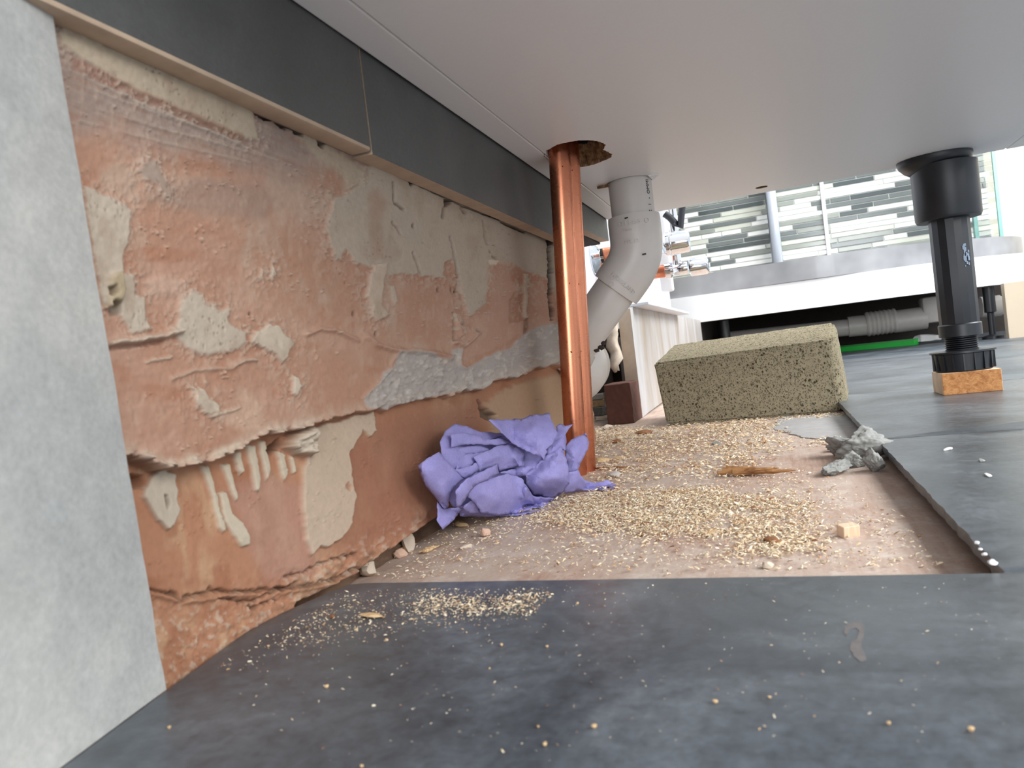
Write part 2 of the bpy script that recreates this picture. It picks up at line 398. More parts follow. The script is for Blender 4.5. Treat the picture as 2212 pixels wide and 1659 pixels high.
patch([(580, 596), (588, 570), (592, 590), (586, 607)], cream2, .002, 2); patch([(560, 580), (566, 584), (562, 606), (557, 600)], cream2, .0015, 2, .8)
patch([(655, 250), (700, 300), (760, 350), (790, 365), (785, 410), (760, 405), (720, 370), (640, 300)], np.array(srgb((194, 178, 156))), .001, 10, .8, 2)
patch([(300, 430), (400, 455), (520, 470), (560, 470), (600, 440), (560, 400), (430, 380), (330, 400)], np.array(srgb((176, 150, 134))), .0006, 18, .7, 2)
patch([(705, 494), (712, 530), (722, 562), (732, 560), (745, 538), (752, 541), (762, 570), (800, 577), (806, 570), (830, 592), (900, 594), (958, 600), (957, 566), (975, 561), (988, 595), (1002, 640), (1010, 682), (1030, 670), (1046, 655), (1054, 600), (1052, 560), (1100, 566), (1135, 585), (1180, 600), (1205, 640), (1215, 480), (1165, 500), (1000, 432), (860, 372), (802, 352), (790, 392), (758, 412), (720, 430)], np.array(srgb((198, 182, 164))), .0016, 3, .95, 1, .0006)
patch([(792, 420), (812, 410), (835, 440), (820, 480), (830, 560), (800, 560), (795, 500)], np.array(srgb((184, 152, 132))), 0, 12, .7, 1)
patch([(960, 566), (974, 562), (990, 610), (1002, 650), (1006, 690), (988, 692), (976, 630)], pink, -.0016, 2.5, 1, .5)
patch([(807, 573), (829, 568), (825, 611), (822, 636), (819, 660), (834, 680), (824, 688), (809, 695), (798, 680), (799, 660), (787, 636), (794, 598)], np.array(srgb((206, 186, 166))), .0034, 2.5, 1, .6, .0008)
patch([(840, 618), (850, 616), (858, 650), (852, 660), (844, 640)], cream, .001, 3, .8, .5)
patch([(978, 675), (984, 675), (985, 735), (979, 738)], dirt, -.003, 2, .3, .3); patch([(986, 678), (1000, 725), (992, 728)], pink2, .0025, 2, 1, .3)
patch([(1050, 575), (1098, 590), (1128, 640), (1125, 720), (1060, 760), (1000, 780), (990, 740), (1030, 690), (1060, 660)], pink2, .0008, 4, .7, 1)
patch([(1098, 650), (1110, 632), (1130, 634), (1133, 690), (1100, 700)], np.array(srgb((176, 130, 104))), -.0015, 2.5, .8, .6)
patch([(1130, 590), (1140, 592), (1136, 690), (1130, 690)], cream2, .0025, 2, .8, .5)
patch([(1131, 686), (1141, 686), (1140, 722), (1130, 734)], np.array(srgb((140, 96, 76))), -.001, 2, .8, .4)
patch([(1052, 560), (1076, 564), (1070, 574), (1054, 572)], np.array(srgb((226, 208, 184))), .002, 2, 1, .4)
for q, a_ in (([(150, 150), (300, 222), (560, 330)], .5), ([(150, 215), (320, 270), (600, 345)], .35), ([(160, 180), (340, 245), (520, 310)], .3), ([(170, 260), (360, 310), (540, 350)], .3), ([(165, 130), (330, 212), (520, 296)], .25)):
    s_ = sdist(px+.3*(jx-px), py+.3*(jy-py), q, False); m_ = np.exp(-(s_/2.6)**2)*sstep(-.35, .25, w3); blend(cream, m_*a_); Hh += .0005*m_
patch([(150, 118), (300, 196), (520, 292), (525, 305), (420, 268), (240, 190), (160, 150)], np.array(srgb((160, 112, 92))), 0, 6, .6, .6)
for q in ([(540, 234), (585, 255), (583, 262), (568, 258), (556, 250)], [(590, 258), (618, 272), (616, 280), (600, 272)], [(628, 273), (654, 286), (652, 295), (636, 290)], [(684, 301), (700, 308), (696, 320), (686, 314)], [(878, 388), (888, 394), (884, 402)], [(956, 430), (974, 432), (970, 440), (960, 446)], [(1078, 478), (1130, 500), (1128, 504), (1080, 482)]):
    patch(q, np.array(srgb((92, 80, 68))), -.010, 2, .85, .35)  # gaps along the lip, shade put in as dark colour
for q, w_ in (([(790, 346), (850, 372), (905, 402)], 1.6), ([(905, 402), (1000, 446), (1075, 474)], 1.5), ([(560, 246), (640, 282)], 1.5), ([(352, 152), (440, 190), (510, 220)], 1.6), ([(958, 450), (955, 470)], 3), ([(996, 450), (1001, 458)], 4), ([(846, 395), (850, 440), (870, 455)], 2), ([(716, 560), (760, 640)], 0.1)):
    s_ = sdist(px+.5*(jx-px), py+.3*(jy-py), q, False); m_ = np.exp(-(s_/w_)**2); blend(dirt, m_*.7); Hh -= .002*m_
for x_, y_ in ((946, 626), (977, 627), (986, 628), (1001, 699), (764, 678), (890, 488), (540, 680), (812, 722), (1030, 716)):
    m_ = np.exp(-(((px-x_)/2.4)**2+((py-y_)/4.5)**2)); blend(dirt*.5, m_*.9); Hh -= .002*m_
# grey mortar band above the ledge
band = [(857, 759), (929, 762), (949, 774), (971, 774), (976, 754), (996, 752), (992, 789), (1004, 797), (1048, 772), (1098, 752), (1128, 726), (1160, 705), (1205, 700), (1240, 760), (1200, 790), (1152, 794), (1118, 816), (1073, 819), (1048, 839), (986, 846), (899, 866), (839, 883), (792, 881), (785, 861), (814, 829), (829, 804), (854, 789)]
sb = patch(band, greym, .001, 3, .95, .6)
inb = sstep(4, -8, sb); low = sstep(40, 0, py-(np.interp(px, [780, 900, 1050, 1150], [885, 866, 838, 795])-26))
Hh += inb*((.0009*w1+.0007*w2+.0006*np.minimum(vnoise(px/5,py/5,77),0))); blend(np.array(srgb((214, 206, 196))), inb*sstep(.1, .4, w2)*.7)
# bumps / curls in the pink coat
def line(pts, wid, h, c=None, a=.5, jit=.5):
    global Hh
    s = sdist(px+(jx-px)*jit, py+(jy-py)*jit, pts, False); m = np.exp(-(s/wid)**2); Hh += .65*h*m
    if c is not None: blend(c, m*a)
line([(660, 724), (690, 710), (725, 715), (770, 736)], 5, .0022); line([(790, 727), (810, 745), (850, 757), (900, 758), (940, 764), (972, 772)], 6, .003)
line([(983, 740), (1000, 748), (1032, 718)], 4, .003); line([(994, 757), (993, 788), (1003, 796)], 4, .002)
line([(236, 741), (300, 734), (352, 726), (384, 714)], 6, .0035, cream2, .7); line([(236, 754), (300, 746), (350, 738)], 4, -.0025)
line([(316, 782), (345, 775), (368, 772)], 2.5, .0016, cream2, .8); line([(370, 818), (420, 800), (500, 795)], 4, .0014, cream, .4); line([(505, 790), (520, 780), (550, 777)], 4, .0022, cream, .5)
line([(454, 900), (490, 890), (515, 880)], 3, .0016, cream2, .6)
line([(785, 860), (840, 800), (860, 760)], 3, .001)
for pts in ([(846, 480), (860, 505)], [(890, 545), (905, 590)], [(970, 510), (985, 580), (996, 640)], [(1042, 475), (1050, 530)], [(1062, 555), (1072, 560)]):
    line(pts, 2.2, -.0022, dirt, .45, .8)
# trowel streaks
Hh += .00025*wv*sstep(0, .3, w3)+.0002*w1+.00018*w2
# dry-brushed margins, pits and mottling of the cream coat
fn = vnoise(px/3.1, py/5.2, 401); dry = np.exp(-np.maximum(SM, 0)/20)*(SM > 0)*sstep(-.02, .28, .7*w2+.8*fn); blend(cream, dry*.6); Hh += .0006*dry
ins = (SM < -2); blend(np.array(srgb((182, 160, 140))), ins*sstep(-.05, .45, fbm(px/30, py/55, 411, 4))*.55); pit = ins*sstep(.36, .44, vnoise(px/3.6, py/5, 421))*sstep(-.1, .3, w3); blend(dirt, pit*.45); Hh -= .0008*pit
blend(np.array(srgb((210, 184, 162))), .28*sstep(.12, .42, fbm(px/11, py/34, 431, 4))*(SM > 0)*sstep(-.2, .2, fbm(px/130, py/90, 441, 3)))
# speckle crumbs
sp = vnoise(px/4.2, py/4.2, 90); zone = sstep(.0, .35, fbm(px/45, py/45, 91, 3)); m = sstep(.34, .44, sp)*np.maximum(zone, np.exp(-np.maximum(SM, 0)/25))*(SM > 0); Hh += .0012*m; blend(cream2, m*.55)
# ledge: the thick upper coat stops along this line, the lower coat lies further back
LX = [-90, 273, 311, 342, 390, 472, 542, 580, 649, 668, 706, 801, 839, 899, 986, 1048, 1073, 1118, 1152, 1200, 1300]; LY = [985, 985, 986, 1004, 1010, 994, 960, 938, 929, 922, 906, 887, 884, 868, 848, 840, 822, 818, 796, 790, 785]
ly = np.interp(px, LX, LY)+9*fbm(px/20, px*0, 101, 4)+4*w2
below = sstep(-1.5, 2.5, py-ly)
depth = np.interp(px, [250, 420, 640, 800, 1000, 1200], [.007, .0075, .007, .005, .005, .007])
lipn = np.exp(-((py-ly+4)/5)**2)*(py < ly+3); Hh += lipn*(.001+.003*w1+.002*w2)*np.interp(px, [250, 640, 720, 1150], [1, 1, .4, .6])
blend(cream2, np.clip(np.exp(-((py-ly+10)/13)**2)*(py < ly+3)*np.interp(px, [250, 640, 700, 1150], [.85, .85, .3, .3])*(.6+w1), 0, 1))
Hlow = np.interp((py-ly), [0, 200], [-.0, .003])
newC = np.array(srgb((190, 138, 108)))[None, None]*np.ones(px.shape+(1,))
C = C*(1-below[..., None])+newC*below[..., None]
Hh = Hh*(1-.3*below)-depth*below*1.0+below*Hlow*sstep(0, 60, py-ly)
bl = below > .5
def lpatch(poly, c=None, h=.0015, w=2.5, a=1., jit=.7, edge=0.):
    global Hh
    s = sdist(px+(jx-px)*jit, py+(jy-py)*jit, poly); m = sstep(w, -w, s)*below
    if c is not None: blend(c, m*a)
    Hh += .5*h*m
    if edge: Hh += .15*edge*np.exp(-(s/3)**2)*below
blend(np.array(srgb((206, 166, 132))), below*sstep(-.1, .4, fbm(px/40, py/140, 111, 4))*.8)
blend(np.array(srgb((168, 112, 84))), below*sstep(.1, .45, fbm(px/50, py/60, 121, 4))*.6)
lpatch([(700, 1000), (860, 900), (1060, 860), (1060, 930), (960, 1130), (780, 1200), (700, 1180)], np.array(srgb((166, 116, 94))), 0, 30, .8)
lpatch([(520, 1060), (560, 1190), (600, 1260), (700, 1240), (700, 1050), (600, 1020)], np.array(srgb((190, 148, 132))), 0, 20, .6, 2)
lpatch([(1062, 870), (1100, 840), (1230, 800), (1300, 900), (1080, 990)], tan, .003, 6, .85, 1)
lpatch([(1052, 862), (1062, 880), (1082, 895), (1086, 915), (1056, 900)], dirt, -.010, 3, .8, .6)
lpatch([(361, 1032), (390, 1012), (418, 1019), (415, 1051), (412, 1076), (418, 1098), (403, 1133), (391, 1144), (371, 1120), (342, 1070)], cream, .0032, 2.5, 1, .8, .0008)
lpatch([(386, 1066), (394, 1068), (396, 1085), (390, 1100), (387, 1082)], dirt, -.004, 2, .6, .3)
fing = [[(472, 1003), (487, 1003), (496, 1060), (504, 1115), (512, 1140), (505, 1150), (497, 1140), (485, 1060)], [(513, 1000), (529, 1000), (534, 1040), (540, 1070), (537, 1081), (529, 1070), (520, 1030)], [(540, 975), (553, 972), (556, 1013), (548, 1026), (543, 1010)],
        [(565, 958), (583, 958), (588, 1032), (584, 1060), (578, 1057), (573, 1022)], [(592, 950), (605, 950), (611, 1013), (602, 1036), (597, 1010)], [(627, 972), (640, 975), (646, 1019), (640, 1036), (632, 1020)], [(652, 982), (660, 985), (664, 1018), (656, 1020)],
        [(501, 1063), (516, 1060), (526, 1108), (545, 1127), (559, 1158), (558, 1177), (542, 1181), (523, 1152), (510, 1127)]]
for q in fing: lpatch(q, np.array(srgb((212, 198, 176))), .0028, 2.2, 1, .45)
lpatch([(668, 915), (687, 924), (738, 912), (800, 892), (824, 886), (827, 931), (814, 942), (801, 929), (779, 965), (768, 981), (773, 1038), (777, 1070), (766, 1133), (744, 1165), (719, 1182), (703, 1181), (687, 1200), (675, 1165), (668, 1086), (675, 1016), (684, 984), (672, 950)], np.array(srgb((206, 184, 162))), .0034, 2.4, 1, .7, .0008)
lpatch([(755, 1048), (763, 1040), (769, 1050), (764, 1060), (757, 1056)], pink, -.002, 2, 1, .4)
# curl of plaster at the ledge
s = sdist(jx, jy, [(637, 962), (660, 930), (684, 915), (688, 960), (684, 984), (655, 978)]); m = sstep(4, -6, s); Hh = Hh*(1-m)+m*(.0008+.004*w1+.003*w2); blend(cream2, m)
s = sdist(jx, jy, [(606, 968), (640, 945), (634, 966), (620, 978)]); m = sstep(3, -3, s); Hh -= m*.006; blend(dirt, m*.7)
s = sdist(jx, jy, [(283, 1038), (330, 1022), (352, 1026), (348, 1048), (318, 1058), (290, 1060)]); m = sstep(5, -4, s); Hh -= m*.008; blend(dirt, m*.35)
s = sdist(jx, py, [(1179, 516), (1187, 516), (1192, 600), (1197, 690), (1190, 692), (1183, 610)]); m = sstep(2, -2, s); Hh -= .006*m; blend(np.array(srgb((30, 26, 24))), m)  # shallow groove painted near black as the shade of a deep gap
# lower cracks and the crumbling toe
for pts, wd in (([(330, 1292), (352, 1276), (402, 1280), (414, 1296), (428, 1291), (485, 1272), (516, 1279), (611, 1272), (675, 1266), (732, 1250), (801, 1222), (850, 1190)], 3.2), ([(491, 1294), (560, 1300), (600, 1284), (660, 1262)], 2.6), ([(560, 1312), (620, 1296)], 2.2), ([(640, 1245), (720, 1215), (780, 1195)], 2.5)):
    line(pts, wd, -.0032, dirt, .75, 1.2)
line([(352, 1284), (430, 1300), (520, 1286), (620, 1280), (740, 1258)], 6, .002)
toe = below*sstep(-20, 60, py-np.interp(px, [300, 500, 700, 850, 950, 1100], [1300, 1280, 1200, 1120, 1090, 1010])); Hh += toe*(.0010*w1+.0006*w2)*np.interp(px, [450, 750], [.35, 1.2])
blend(cream2, toe*sstep(.12, .4, w2)*.5); blend(dirt, toe*sstep(.1, .4, w1)*.45*sstep(400, 800, px))
toe2 = sstep(0, 14, py-np.interp(px, [600, 660, 780, 860, 960, 1000], [1900, 1300, 1238, 1180, 1110, 1090])); Hh -= toe2*.014; blend(dirt, toe2*.8)
wl = np.stack([XX+np.clip(Hh, -.03, .012), YY, ZZ], -1)
# hole right of the plaster end: the coat stops short at the bathroom wall board
me = grid_mesh(wl); tint(me, np.clip(C.reshape(-1, 3)*np.array([.7, .7, .7]), 0, 1))
wall_left = link('wall_left', me, M_plaster); tag(wall_left, kind='structure')
# wall core behind the plaster, taller than the cabinet
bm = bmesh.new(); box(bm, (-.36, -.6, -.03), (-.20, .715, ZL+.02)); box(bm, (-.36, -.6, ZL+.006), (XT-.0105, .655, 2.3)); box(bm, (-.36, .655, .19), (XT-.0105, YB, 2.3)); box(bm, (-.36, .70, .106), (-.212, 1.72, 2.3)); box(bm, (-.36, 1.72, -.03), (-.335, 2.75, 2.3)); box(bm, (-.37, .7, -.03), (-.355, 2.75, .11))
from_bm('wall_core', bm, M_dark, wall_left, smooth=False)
# hung row of wall tiles in the shaded tone; the ceramic body shows on the cut underside
def wall_tile(name, lo, hi, mats, parent, bev=.0016):
    bm = bmesh.new(); box(bm, lo, hi, bev)
    for fc in bm.faces:
        if fc.calc_center_median().z < lo[2]+bev*1.05 or fc.calc_center_median().x < lo[0]+.001: fc.material_index = 1
    return from_bm(name, bm, mats, parent, ang=30)
yj = atx(803, 330, XT).y
wall_tile('wall_tile', (XT-.0095, -.5, ZL-.0002), (XT+.0006, yj-.0006, .62), [M_band, M_body], wall_left)
bm = bmesh.new(); ye = atx(1234, 500, XT).y; zc = atx(1245, 489, XT).z
pp = [(yj+.0006, ZL-.0008), (ye, ZL-.0008), (ye, zc), (YB-.004, zc+.004), (YB-.004, .62), (yj+.0006, .62)]
va = [bm.verts.new((XT, *q)) for q in pp]; vb = [bm.verts.new((XT-.0095, *q)) for q in pp]; bm.faces.new(va); bm.faces.new(vb[::-1])
for k in range(6): bm.faces.new((va[k], vb[k], vb[(k+1) % 6], va[(k+1) % 6])).material_index = 1
from_bm('wall_tile', bm, [M_band, M_body], wall_left, smooth=False)
# full height wall tile in the lit tone at the near end, standing on the floor slab, slightly askew
p0 = atz(130, 1659, 0); p1 = atz(358, 1490.5, 0); dv = (p1-p0).normalized(); nv = Vector((-dv.y, dv.x, 0))
a0 = p0-dv*.16; top = atx(112, 10, XT)
def onpanel(x, y):
    d = ray(x, y); n_ = Vector((dv.y, -dv.x, 0)); return CP+d*((p0-CP).dot(n_)/d.dot(n_))
tp = onpanel(110, 10)
s1 = (p1-a0).dot(dv); st = (tp-a0).dot(dv)
bm = bmesh.new(); rg = random.Random(2); edge = []
for k in range(41):
    z = .21*k/40; s_ = s1+(st-s1)*z/tp.z; edge.append((s_+rg.uniform(-.0003, .0003), z))
fr = [a0+dv*q[0]+Vector((0, 0, q[1])) for q in [(0, 0)]+edge+[(0, .21)]]
fv = [bm.verts.new(v) for v in fr]; bv = [bm.verts.new(v+nv*.009) for v in fr]; n = len(fv)
bm.faces.new(fv); bm.faces.new(bv[::-1])
for k in range(n):
    fc = bm.faces.new((fv[k], bv[k], bv[(k+1) % n], fv[(k+1) % n])); fc.material_index = 1
from_bm('wall_tile', bm, [M_panel, M_body], wall_left, smooth=False)
# white board on the wall beyond the pipes (narrow vertical strip) and pale wall behind it
bm = bmesh.new(); ty = atx(1186, 520, XP).y
box(bm, (-.176, ty+.018, .104), (-.1655, ty+.055, ZL-.001), .001)
from_bm('trim_1', bm, M_wallw, smooth=False).__setitem__('kind', 'structure')
bm = bmesh.new(); box(bm, (-.2118, .662, .1062), (-.205, 1.72, 1.6)); from_bm('wall_panel', bm, M_wallw, wall_left, smooth=False)
# ---- back wall with stick mosaic
bm = bmesh.new(); box(bm, (-.4, YM+.002, -.03), (2.6, YM+.12, 2.3)); wall_back = from_bm('wall_back', bm, M_cream, smooth=False); tag(wall_back, kind='structure')
V = []; F = []; TC = []
pal = [((250, 250, 246), .30), ((208, 210, 196), .17), ((150, 154, 146), .20), ((112, 118, 116), .20), ((80, 88, 88), .13)]
def brick_box(lo, hi, c, b=.0012):
    i = len(V); x0, y0, z0 = lo; x1, y1, z1 = hi
    V.extend([(x0, y1, z0), (x1, y1, z0), (x1, y1, z1), (x0, y1, z1), (x0+b, y0, z0+b), (x1-b, y0, z0+b), (x1-b, y0, z1-b), (x0+b, y0, z1-b)])
    F.extend([(i+4, i+5, i+6, i+7), (i, i+1, i+5, i+4), (i+1, i+2, i+6, i+5), (i+2, i+3, i+7, i+6), (i+3, i, i+4, i+7)]); TC.extend([c]*8)
rg = random.Random(21); z = .16; last = 0
while z < .75:
    x = -.325-rg.random()*.2
    while x < .652:
        L = rg.choice([.06, .09, .12, .15, .2, .3])*rg.uniform(.9, 1.1); q = rg.random(); acc = 0
        for c_, w_ in pal:
            acc += w_
            if q <= acc: break
        if x+L > -.325: brick_box((max(x, -.325), YM-.006+rg.uniform(0, .0015), z), (min(x+L-.0016, .652), YM, z+.0142), srgb(c_))
        x += L
    z += .0158
me = bpy.data.meshes.new('mosaic'); me.from_pydata(V, [], F); tint(me, np.array(TC)); link('mosaic_tiling', me, M_mosaic, wall_back)
bm = bmesh.new(); box(bm, (-.328, YM-.002, .15), (.653, YM+.002, .76)); from_bm('mosaic_grout', bm, plain('pale_grout', (206, 208, 202), .8), wall_back, smooth=False)

# ================================================================== THINGS
# ---- vanity cabinet
XL, XR = -.1323, .2165; CF = .16
cab = empty('vanity_cabinet', (.04, .48, HC)); tag(cab, 'white vanity cabinet seen from below, pipes rising through its base', 'cabinet')
def ring_px(pts, z): return [Vector((p.x, p.y)) for p in (atz(*q, z) for q in pts)]
rg = random.Random(4)
def rag_loop(pts, amp, sub=5):
    out = []
    for a, b in zip(pts, pts[1:]+pts[:1]):
        for k in range(sub):
            out.append(a.lerp(b, k/sub)+Vector((rg.uniform(-amp, amp), rg.uniform(-amp, amp))))
    return out
hole_cu = rag_loop(ring_px([(1176, 338), (1181, 325), (1202, 313), (1232, 306), (1255, 303), (1285, 304), (1299, 307), (1308, 313), (1304, 324), (1323, 333), (1319, 341), (1298, 350), (1278, 357), (1250, 362), (1218, 366), (1188, 352)], HC), .0005, 6)
WX, WY, WR = -.0977, .632, .0183
hole_w = [Vector((WX+(WR+.0012+.0003*rg.random())*math.cos(t_), WY+(WR+.0012+.0003*rg.random())*math.sin(t_))) for t_ in np.linspace(0, 2*math.pi, 48, endpoint=False)]
sh = atz(1645, 404.5, HC); hole_s = [Vector((sh.x+.0056*math.cos(t_), sh.y+.0056*math.sin(t_))) for t_ in np.linspace(0, 2*math.pi, 28, endpoint=False)]
from mathutils.geometry import delaunay_2d_cdt
BY = YB-.007
def panel_with_holes(name, lo, hi, z0, th, holes, depths, shrink):
    outer = [Vector(lo), Vector((hi[0], lo[1])), Vector(hi), Vector((lo[0], hi[1]))]
    vs = list(outer); edges = [(i, (i+1) % 4) for i in range(4)]; off = []
    for h in holes:
        o_ = len(vs); off.append(o_); vs += h; edges += [(o_+i, o_+(i+1) % len(h)) for i in range(len(h))]
    rv, _, rf, ov, _, _ = delaunay_2d_cdt(vs, edges, [], 1, 1e-7)
    bm = bmesh.new(); bv = [bm.verts.new((v.x, v.y, z0)) for v in rv]
    def inside(p, poly):
        c = False
        for a, b in zip(poly, poly[1:]+poly[:1]):
            if (a.y > p.y) != (b.y > p.y) and p.x < (b.x-a.x)*(p.y-a.y)/(b.y-a.y)+a.x: c = not c
        return c
    for fc in rf:
        c = sum((rv[i] for i in fc), Vector((0, 0)))/len(fc)
        if not any(inside(c, h) for h in holes):
            bm.faces.new([bv[i] for i in fc][::-1])
    # top skin and outer sides
    tv = [bm.verts.new((p.x, p.y, z0+th)) for p in outer]; bo = [bv[next(i for i, v in enumerate(rv) if (v-p).length < 1e-6)] for p in outer]
    for k in range(4): bm.faces.new((bo[k], bo[(k+1) % 4], tv[(k+1) % 4], tv[k]))
    for h, dep, shr in zip(holes, depths, shrink):
        cx = sum(h, Vector((0, 0)))/len(h); prev = [min(bv, key=lambda q: (q.co.xy-p).length) for p in h]
        lev = [(.25, 1+(shr-1)*.15), (.55, 1+(shr-1)*.6), (1, shr)]
        for fr_, s_ in lev:
            ring = []
            for p in h:
                jj = .0012*(1 if shr < 1 else 0)
                q = cx+(p-cx)*s_+Vector((rg.uniform(-jj, jj), rg.uniform(-jj, jj))); ring.append(bm.verts.new((q.x, q.y, z0+dep*fr_+rg.uniform(-jj, jj)*.8)))
            for k in range(len(h)):
                fc = bm.faces.new((prev[k], prev[(k+1) % len(h)], ring[(k+1) % len(h)], ring[k])); fc.material_index = 1
            prev = ring
    return bm
bm = panel_with_holes('base', (XL+.0005, CF), (XR-.0005, BY), HC, .016, [hole_cu, hole_w, hole_s], [.015, .015, .014], [.80, 1., 1.])
o = from_bm('base_panel', bm, [M_cab, M_chip], cab, smooth=False)
for a, b in ((XT+.0012, XL-.0006), (XR+.0006, .2345)):
    bm = bmesh.new(); box(bm, (a, CF, HC+.0003), (b, YB, HC+.5), .0009); from_bm('side_panel', bm, M_cab, cab, smooth=False)
bm = bmesh.new(); box(bm, (XL+.0008, YB-.0062, HC+.0005), (XR-.0008, YB, HC+.48), .0005); from_bm('back_panel', bm, M_cab, cab, smooth=False)
bm = bmesh.new(); box(bm, (XL, CF, HC+.484), (XR, YB, HC+.5)); from_bm('top_panel', bm, M_cab, cab, smooth=False)
bm = bmesh.new(); box(bm, (XT+.0012, CF-.019, HC+.004), (.2345, CF-.001, HC+.498), .001); from_bm('door', bm, M_cab, cab, smooth=False)
# torn melamine flaps round the waste hole
bm = bmesh.new()
c0 = [atz(*q, HC-.0006) for q in [(1400, 380), (1424, 377), (1410, 384)]]; 
a, b, c = [Vector(v) for v in c0]; c = c+Vector((0, 0, -.0022))
t1 = [bm.verts.new(v) for v in (a, b, c)]; t2 = [bm.verts.new(v+Vector((0, 0, .0009))) for v in (a, b, c)]
bm.faces.new(t1); bm.faces.new(t2[::-1])
for k in range(3): bm.faces.new((t1[k], t2[k], t2[(k+1) % 3], t1[(k+1) % 3]))
from_bm('torn_laminate', bm, M_cab, cab, smooth=False)
bm = bmesh.new()
for k in range(16):
    p = atz(1296+k*1.4, 404-k*.28, HC-.0008)+Vector((rg.uniform(-.001, .001), rg.uniform(-.001, .001), 0)); s_ = .0012+.0008*rg.random()
    box(bm, p-Vector((s_, s_*.6, .0014*rg.random())), p+Vector((s_, s_*.6, .0012)), 0, Matrix.Rotation(rg.random()*3, 3, 'Z'))
from_bm('frayed_edge', bm, M_chip, cab, smooth=False)
seat(cab)

# ---- adjustable leg and wood block
LXx, LYy = atz(2088, 836, .004).x, .772
leg = empty('cabinet_leg', (LXx, LYy, .0195)); tag(leg, 'black plastic adjustable cabinet leg standing on a small wood block', 'cabinet leg')
def up(prof, name, mat=M_black, n=48, c=(LXx, LYy), ang=35):
    bm = bmesh.new(); lathe(bm, prof, (c[0], c[1], 0), (0, 0, 1), n); return from_bm(name, bm, mat, leg, ang=ang)
bm = bmesh.new(); lathe(bm, [(.0225, .199), (.028, .2025), (.0325, .2075), (.0335, .2105), (.0335, HC-.0002)], (0, 0, 0), (0, 0, 1), 56)
for v in bm.verts:
    v.co.x = v.co.x*(1.0 if v.co.x < 0 else .82)+LXx-.0035; v.co.y = v.co.y*.8+LYy
from_bm('mounting_plate', bm, M_black, leg)
up([(.021, .1552), (.0255, .1556), (.0266, .158), (.0268, .2045)], 'socket_cup')
up([(.0158, .0605), (.0162, .062), (.0164, .10), (.0166, .19)], 'tube', n=16, ang=20); leg_tube = leg.children[-1] if False else [c for c in leg.children if c.name.startswith('tube')][-1]
up([(.0150, .0500), (.0172, .0505), (.0174, .0608), (.0166, .0618), (.0150, .0618)], 'collar')
pr = []
for k in range(10): zz = .036+.0018*k; pr += [(.0118, zz), (.0133, zz+.0007), (.0133, zz+.0011), (.0118, zz+.0018)]
up(pr, 'threaded_stem', ang=20)
bm = bmesh.new(); lathe(bm, [(.0215, .0197), (.0228, .0202), (.0240, .0352), (.0262, .0358), (.0262, .0374), (.0150, .0380), (.0118, .0384)], (LXx, LYy, 0), (0, 0, 1), 72)
for k in range(18):
    a = 2*math.pi*k/18; box(bm, Vector((LXx+.0232*math.cos(a), LYy+.0232*math.sin(a), .0205))-Vector((.0006, .0016, 0)), Vector((LXx+.0232*math.cos(a), LYy+.0232*math.sin(a), .0352))+Vector((.0006, .0016, 0)), 0, Matrix.Rotation(a+math.pi/2, 3, 'Z'))
from_bm('foot', bm, M_black, leg)
# paint scuffs on the tube
bm = bmesh.new(); rgs = random.Random(8)
for k in range(26):
    th = math.radians(-62+rgs.uniform(-9, 9)); zz = .122+rgs.gauss(0, .006); p = Vector((LXx+.01645*math.cos(th), LYy+.01645*math.sin(th), zz)); s_ = rgs.uniform(.0006, .0018)
    box(bm, p-Vector((s_*.5, .0003, s_)), p+Vector((s_*.5, .0003, s_)), 0, Matrix.Rotation(th+math.pi/2, 3, 'Z'))
tag(from_bm('paint_scuff', bm, plain('pale_scuff', (110, 124, 142), .7), leg_tube, smooth=False), 'pale scuff marks')
seat(leg)
bm = bmesh.new(); box(bm, (LXx-.0225, LYy-.022, .0), (LXx+.0235, LYy+.021, .0194), .0006, Matrix.Rotation(-.0, 3, 'Z'))
for fc in bm.faces:
    if abs(fc.normal.y) < .5: fc.material_index = 1
tag(from_bm('wood_block', bm, [M_block, M_blocktop], smooth=False), 'small sawn softwood block under the foot of the black cabinet leg', 'wood block')

# ---- copper pipes
def pipe(name, top, bot, r_, label):
    ax = (top-bot); o_ = empty(name, tuple(bot)); tag(o_, label, 'pipe', 'copper pipes rising into the cabinet')
    bm = bmesh.new(); tube(bm, [bot+ax*k/12 for k in range(13)], r_, 48); o2 = from_bm('tube', bm, M_cu, o_)
    bm = bmesh.new(); L = ax.normalized(); mid = bot+ax*.52; side = (CP-mid); side = (side-L*side.dot(L)).normalized()
    return o_
def vext(p, q, z0, z1):
    d = (q-p)/(q.z-p.z); return p+d*(z0-p.z), p+d*(z1-p.z)
a = atz(1208.5, 336, HC); b = atz(1246, 1026, PLY); b, a = vext(b, a, PLY, .26); o = pipe('copper_pipe', a, b, .0075, 'front one of two touching copper pipes beside the purple paper'); seat(o)
gap = Vector((RIGHT.x, RIGHT.y, 0)).normalized()*.0078+Vector((FWD.x, FWD.y, 0)).normalized()*.0136
o = pipe('copper_pipe', a+gap, b+gap, .0075, 'rear copper pipe mostly hidden behind the other copper pipe'); seat(o)

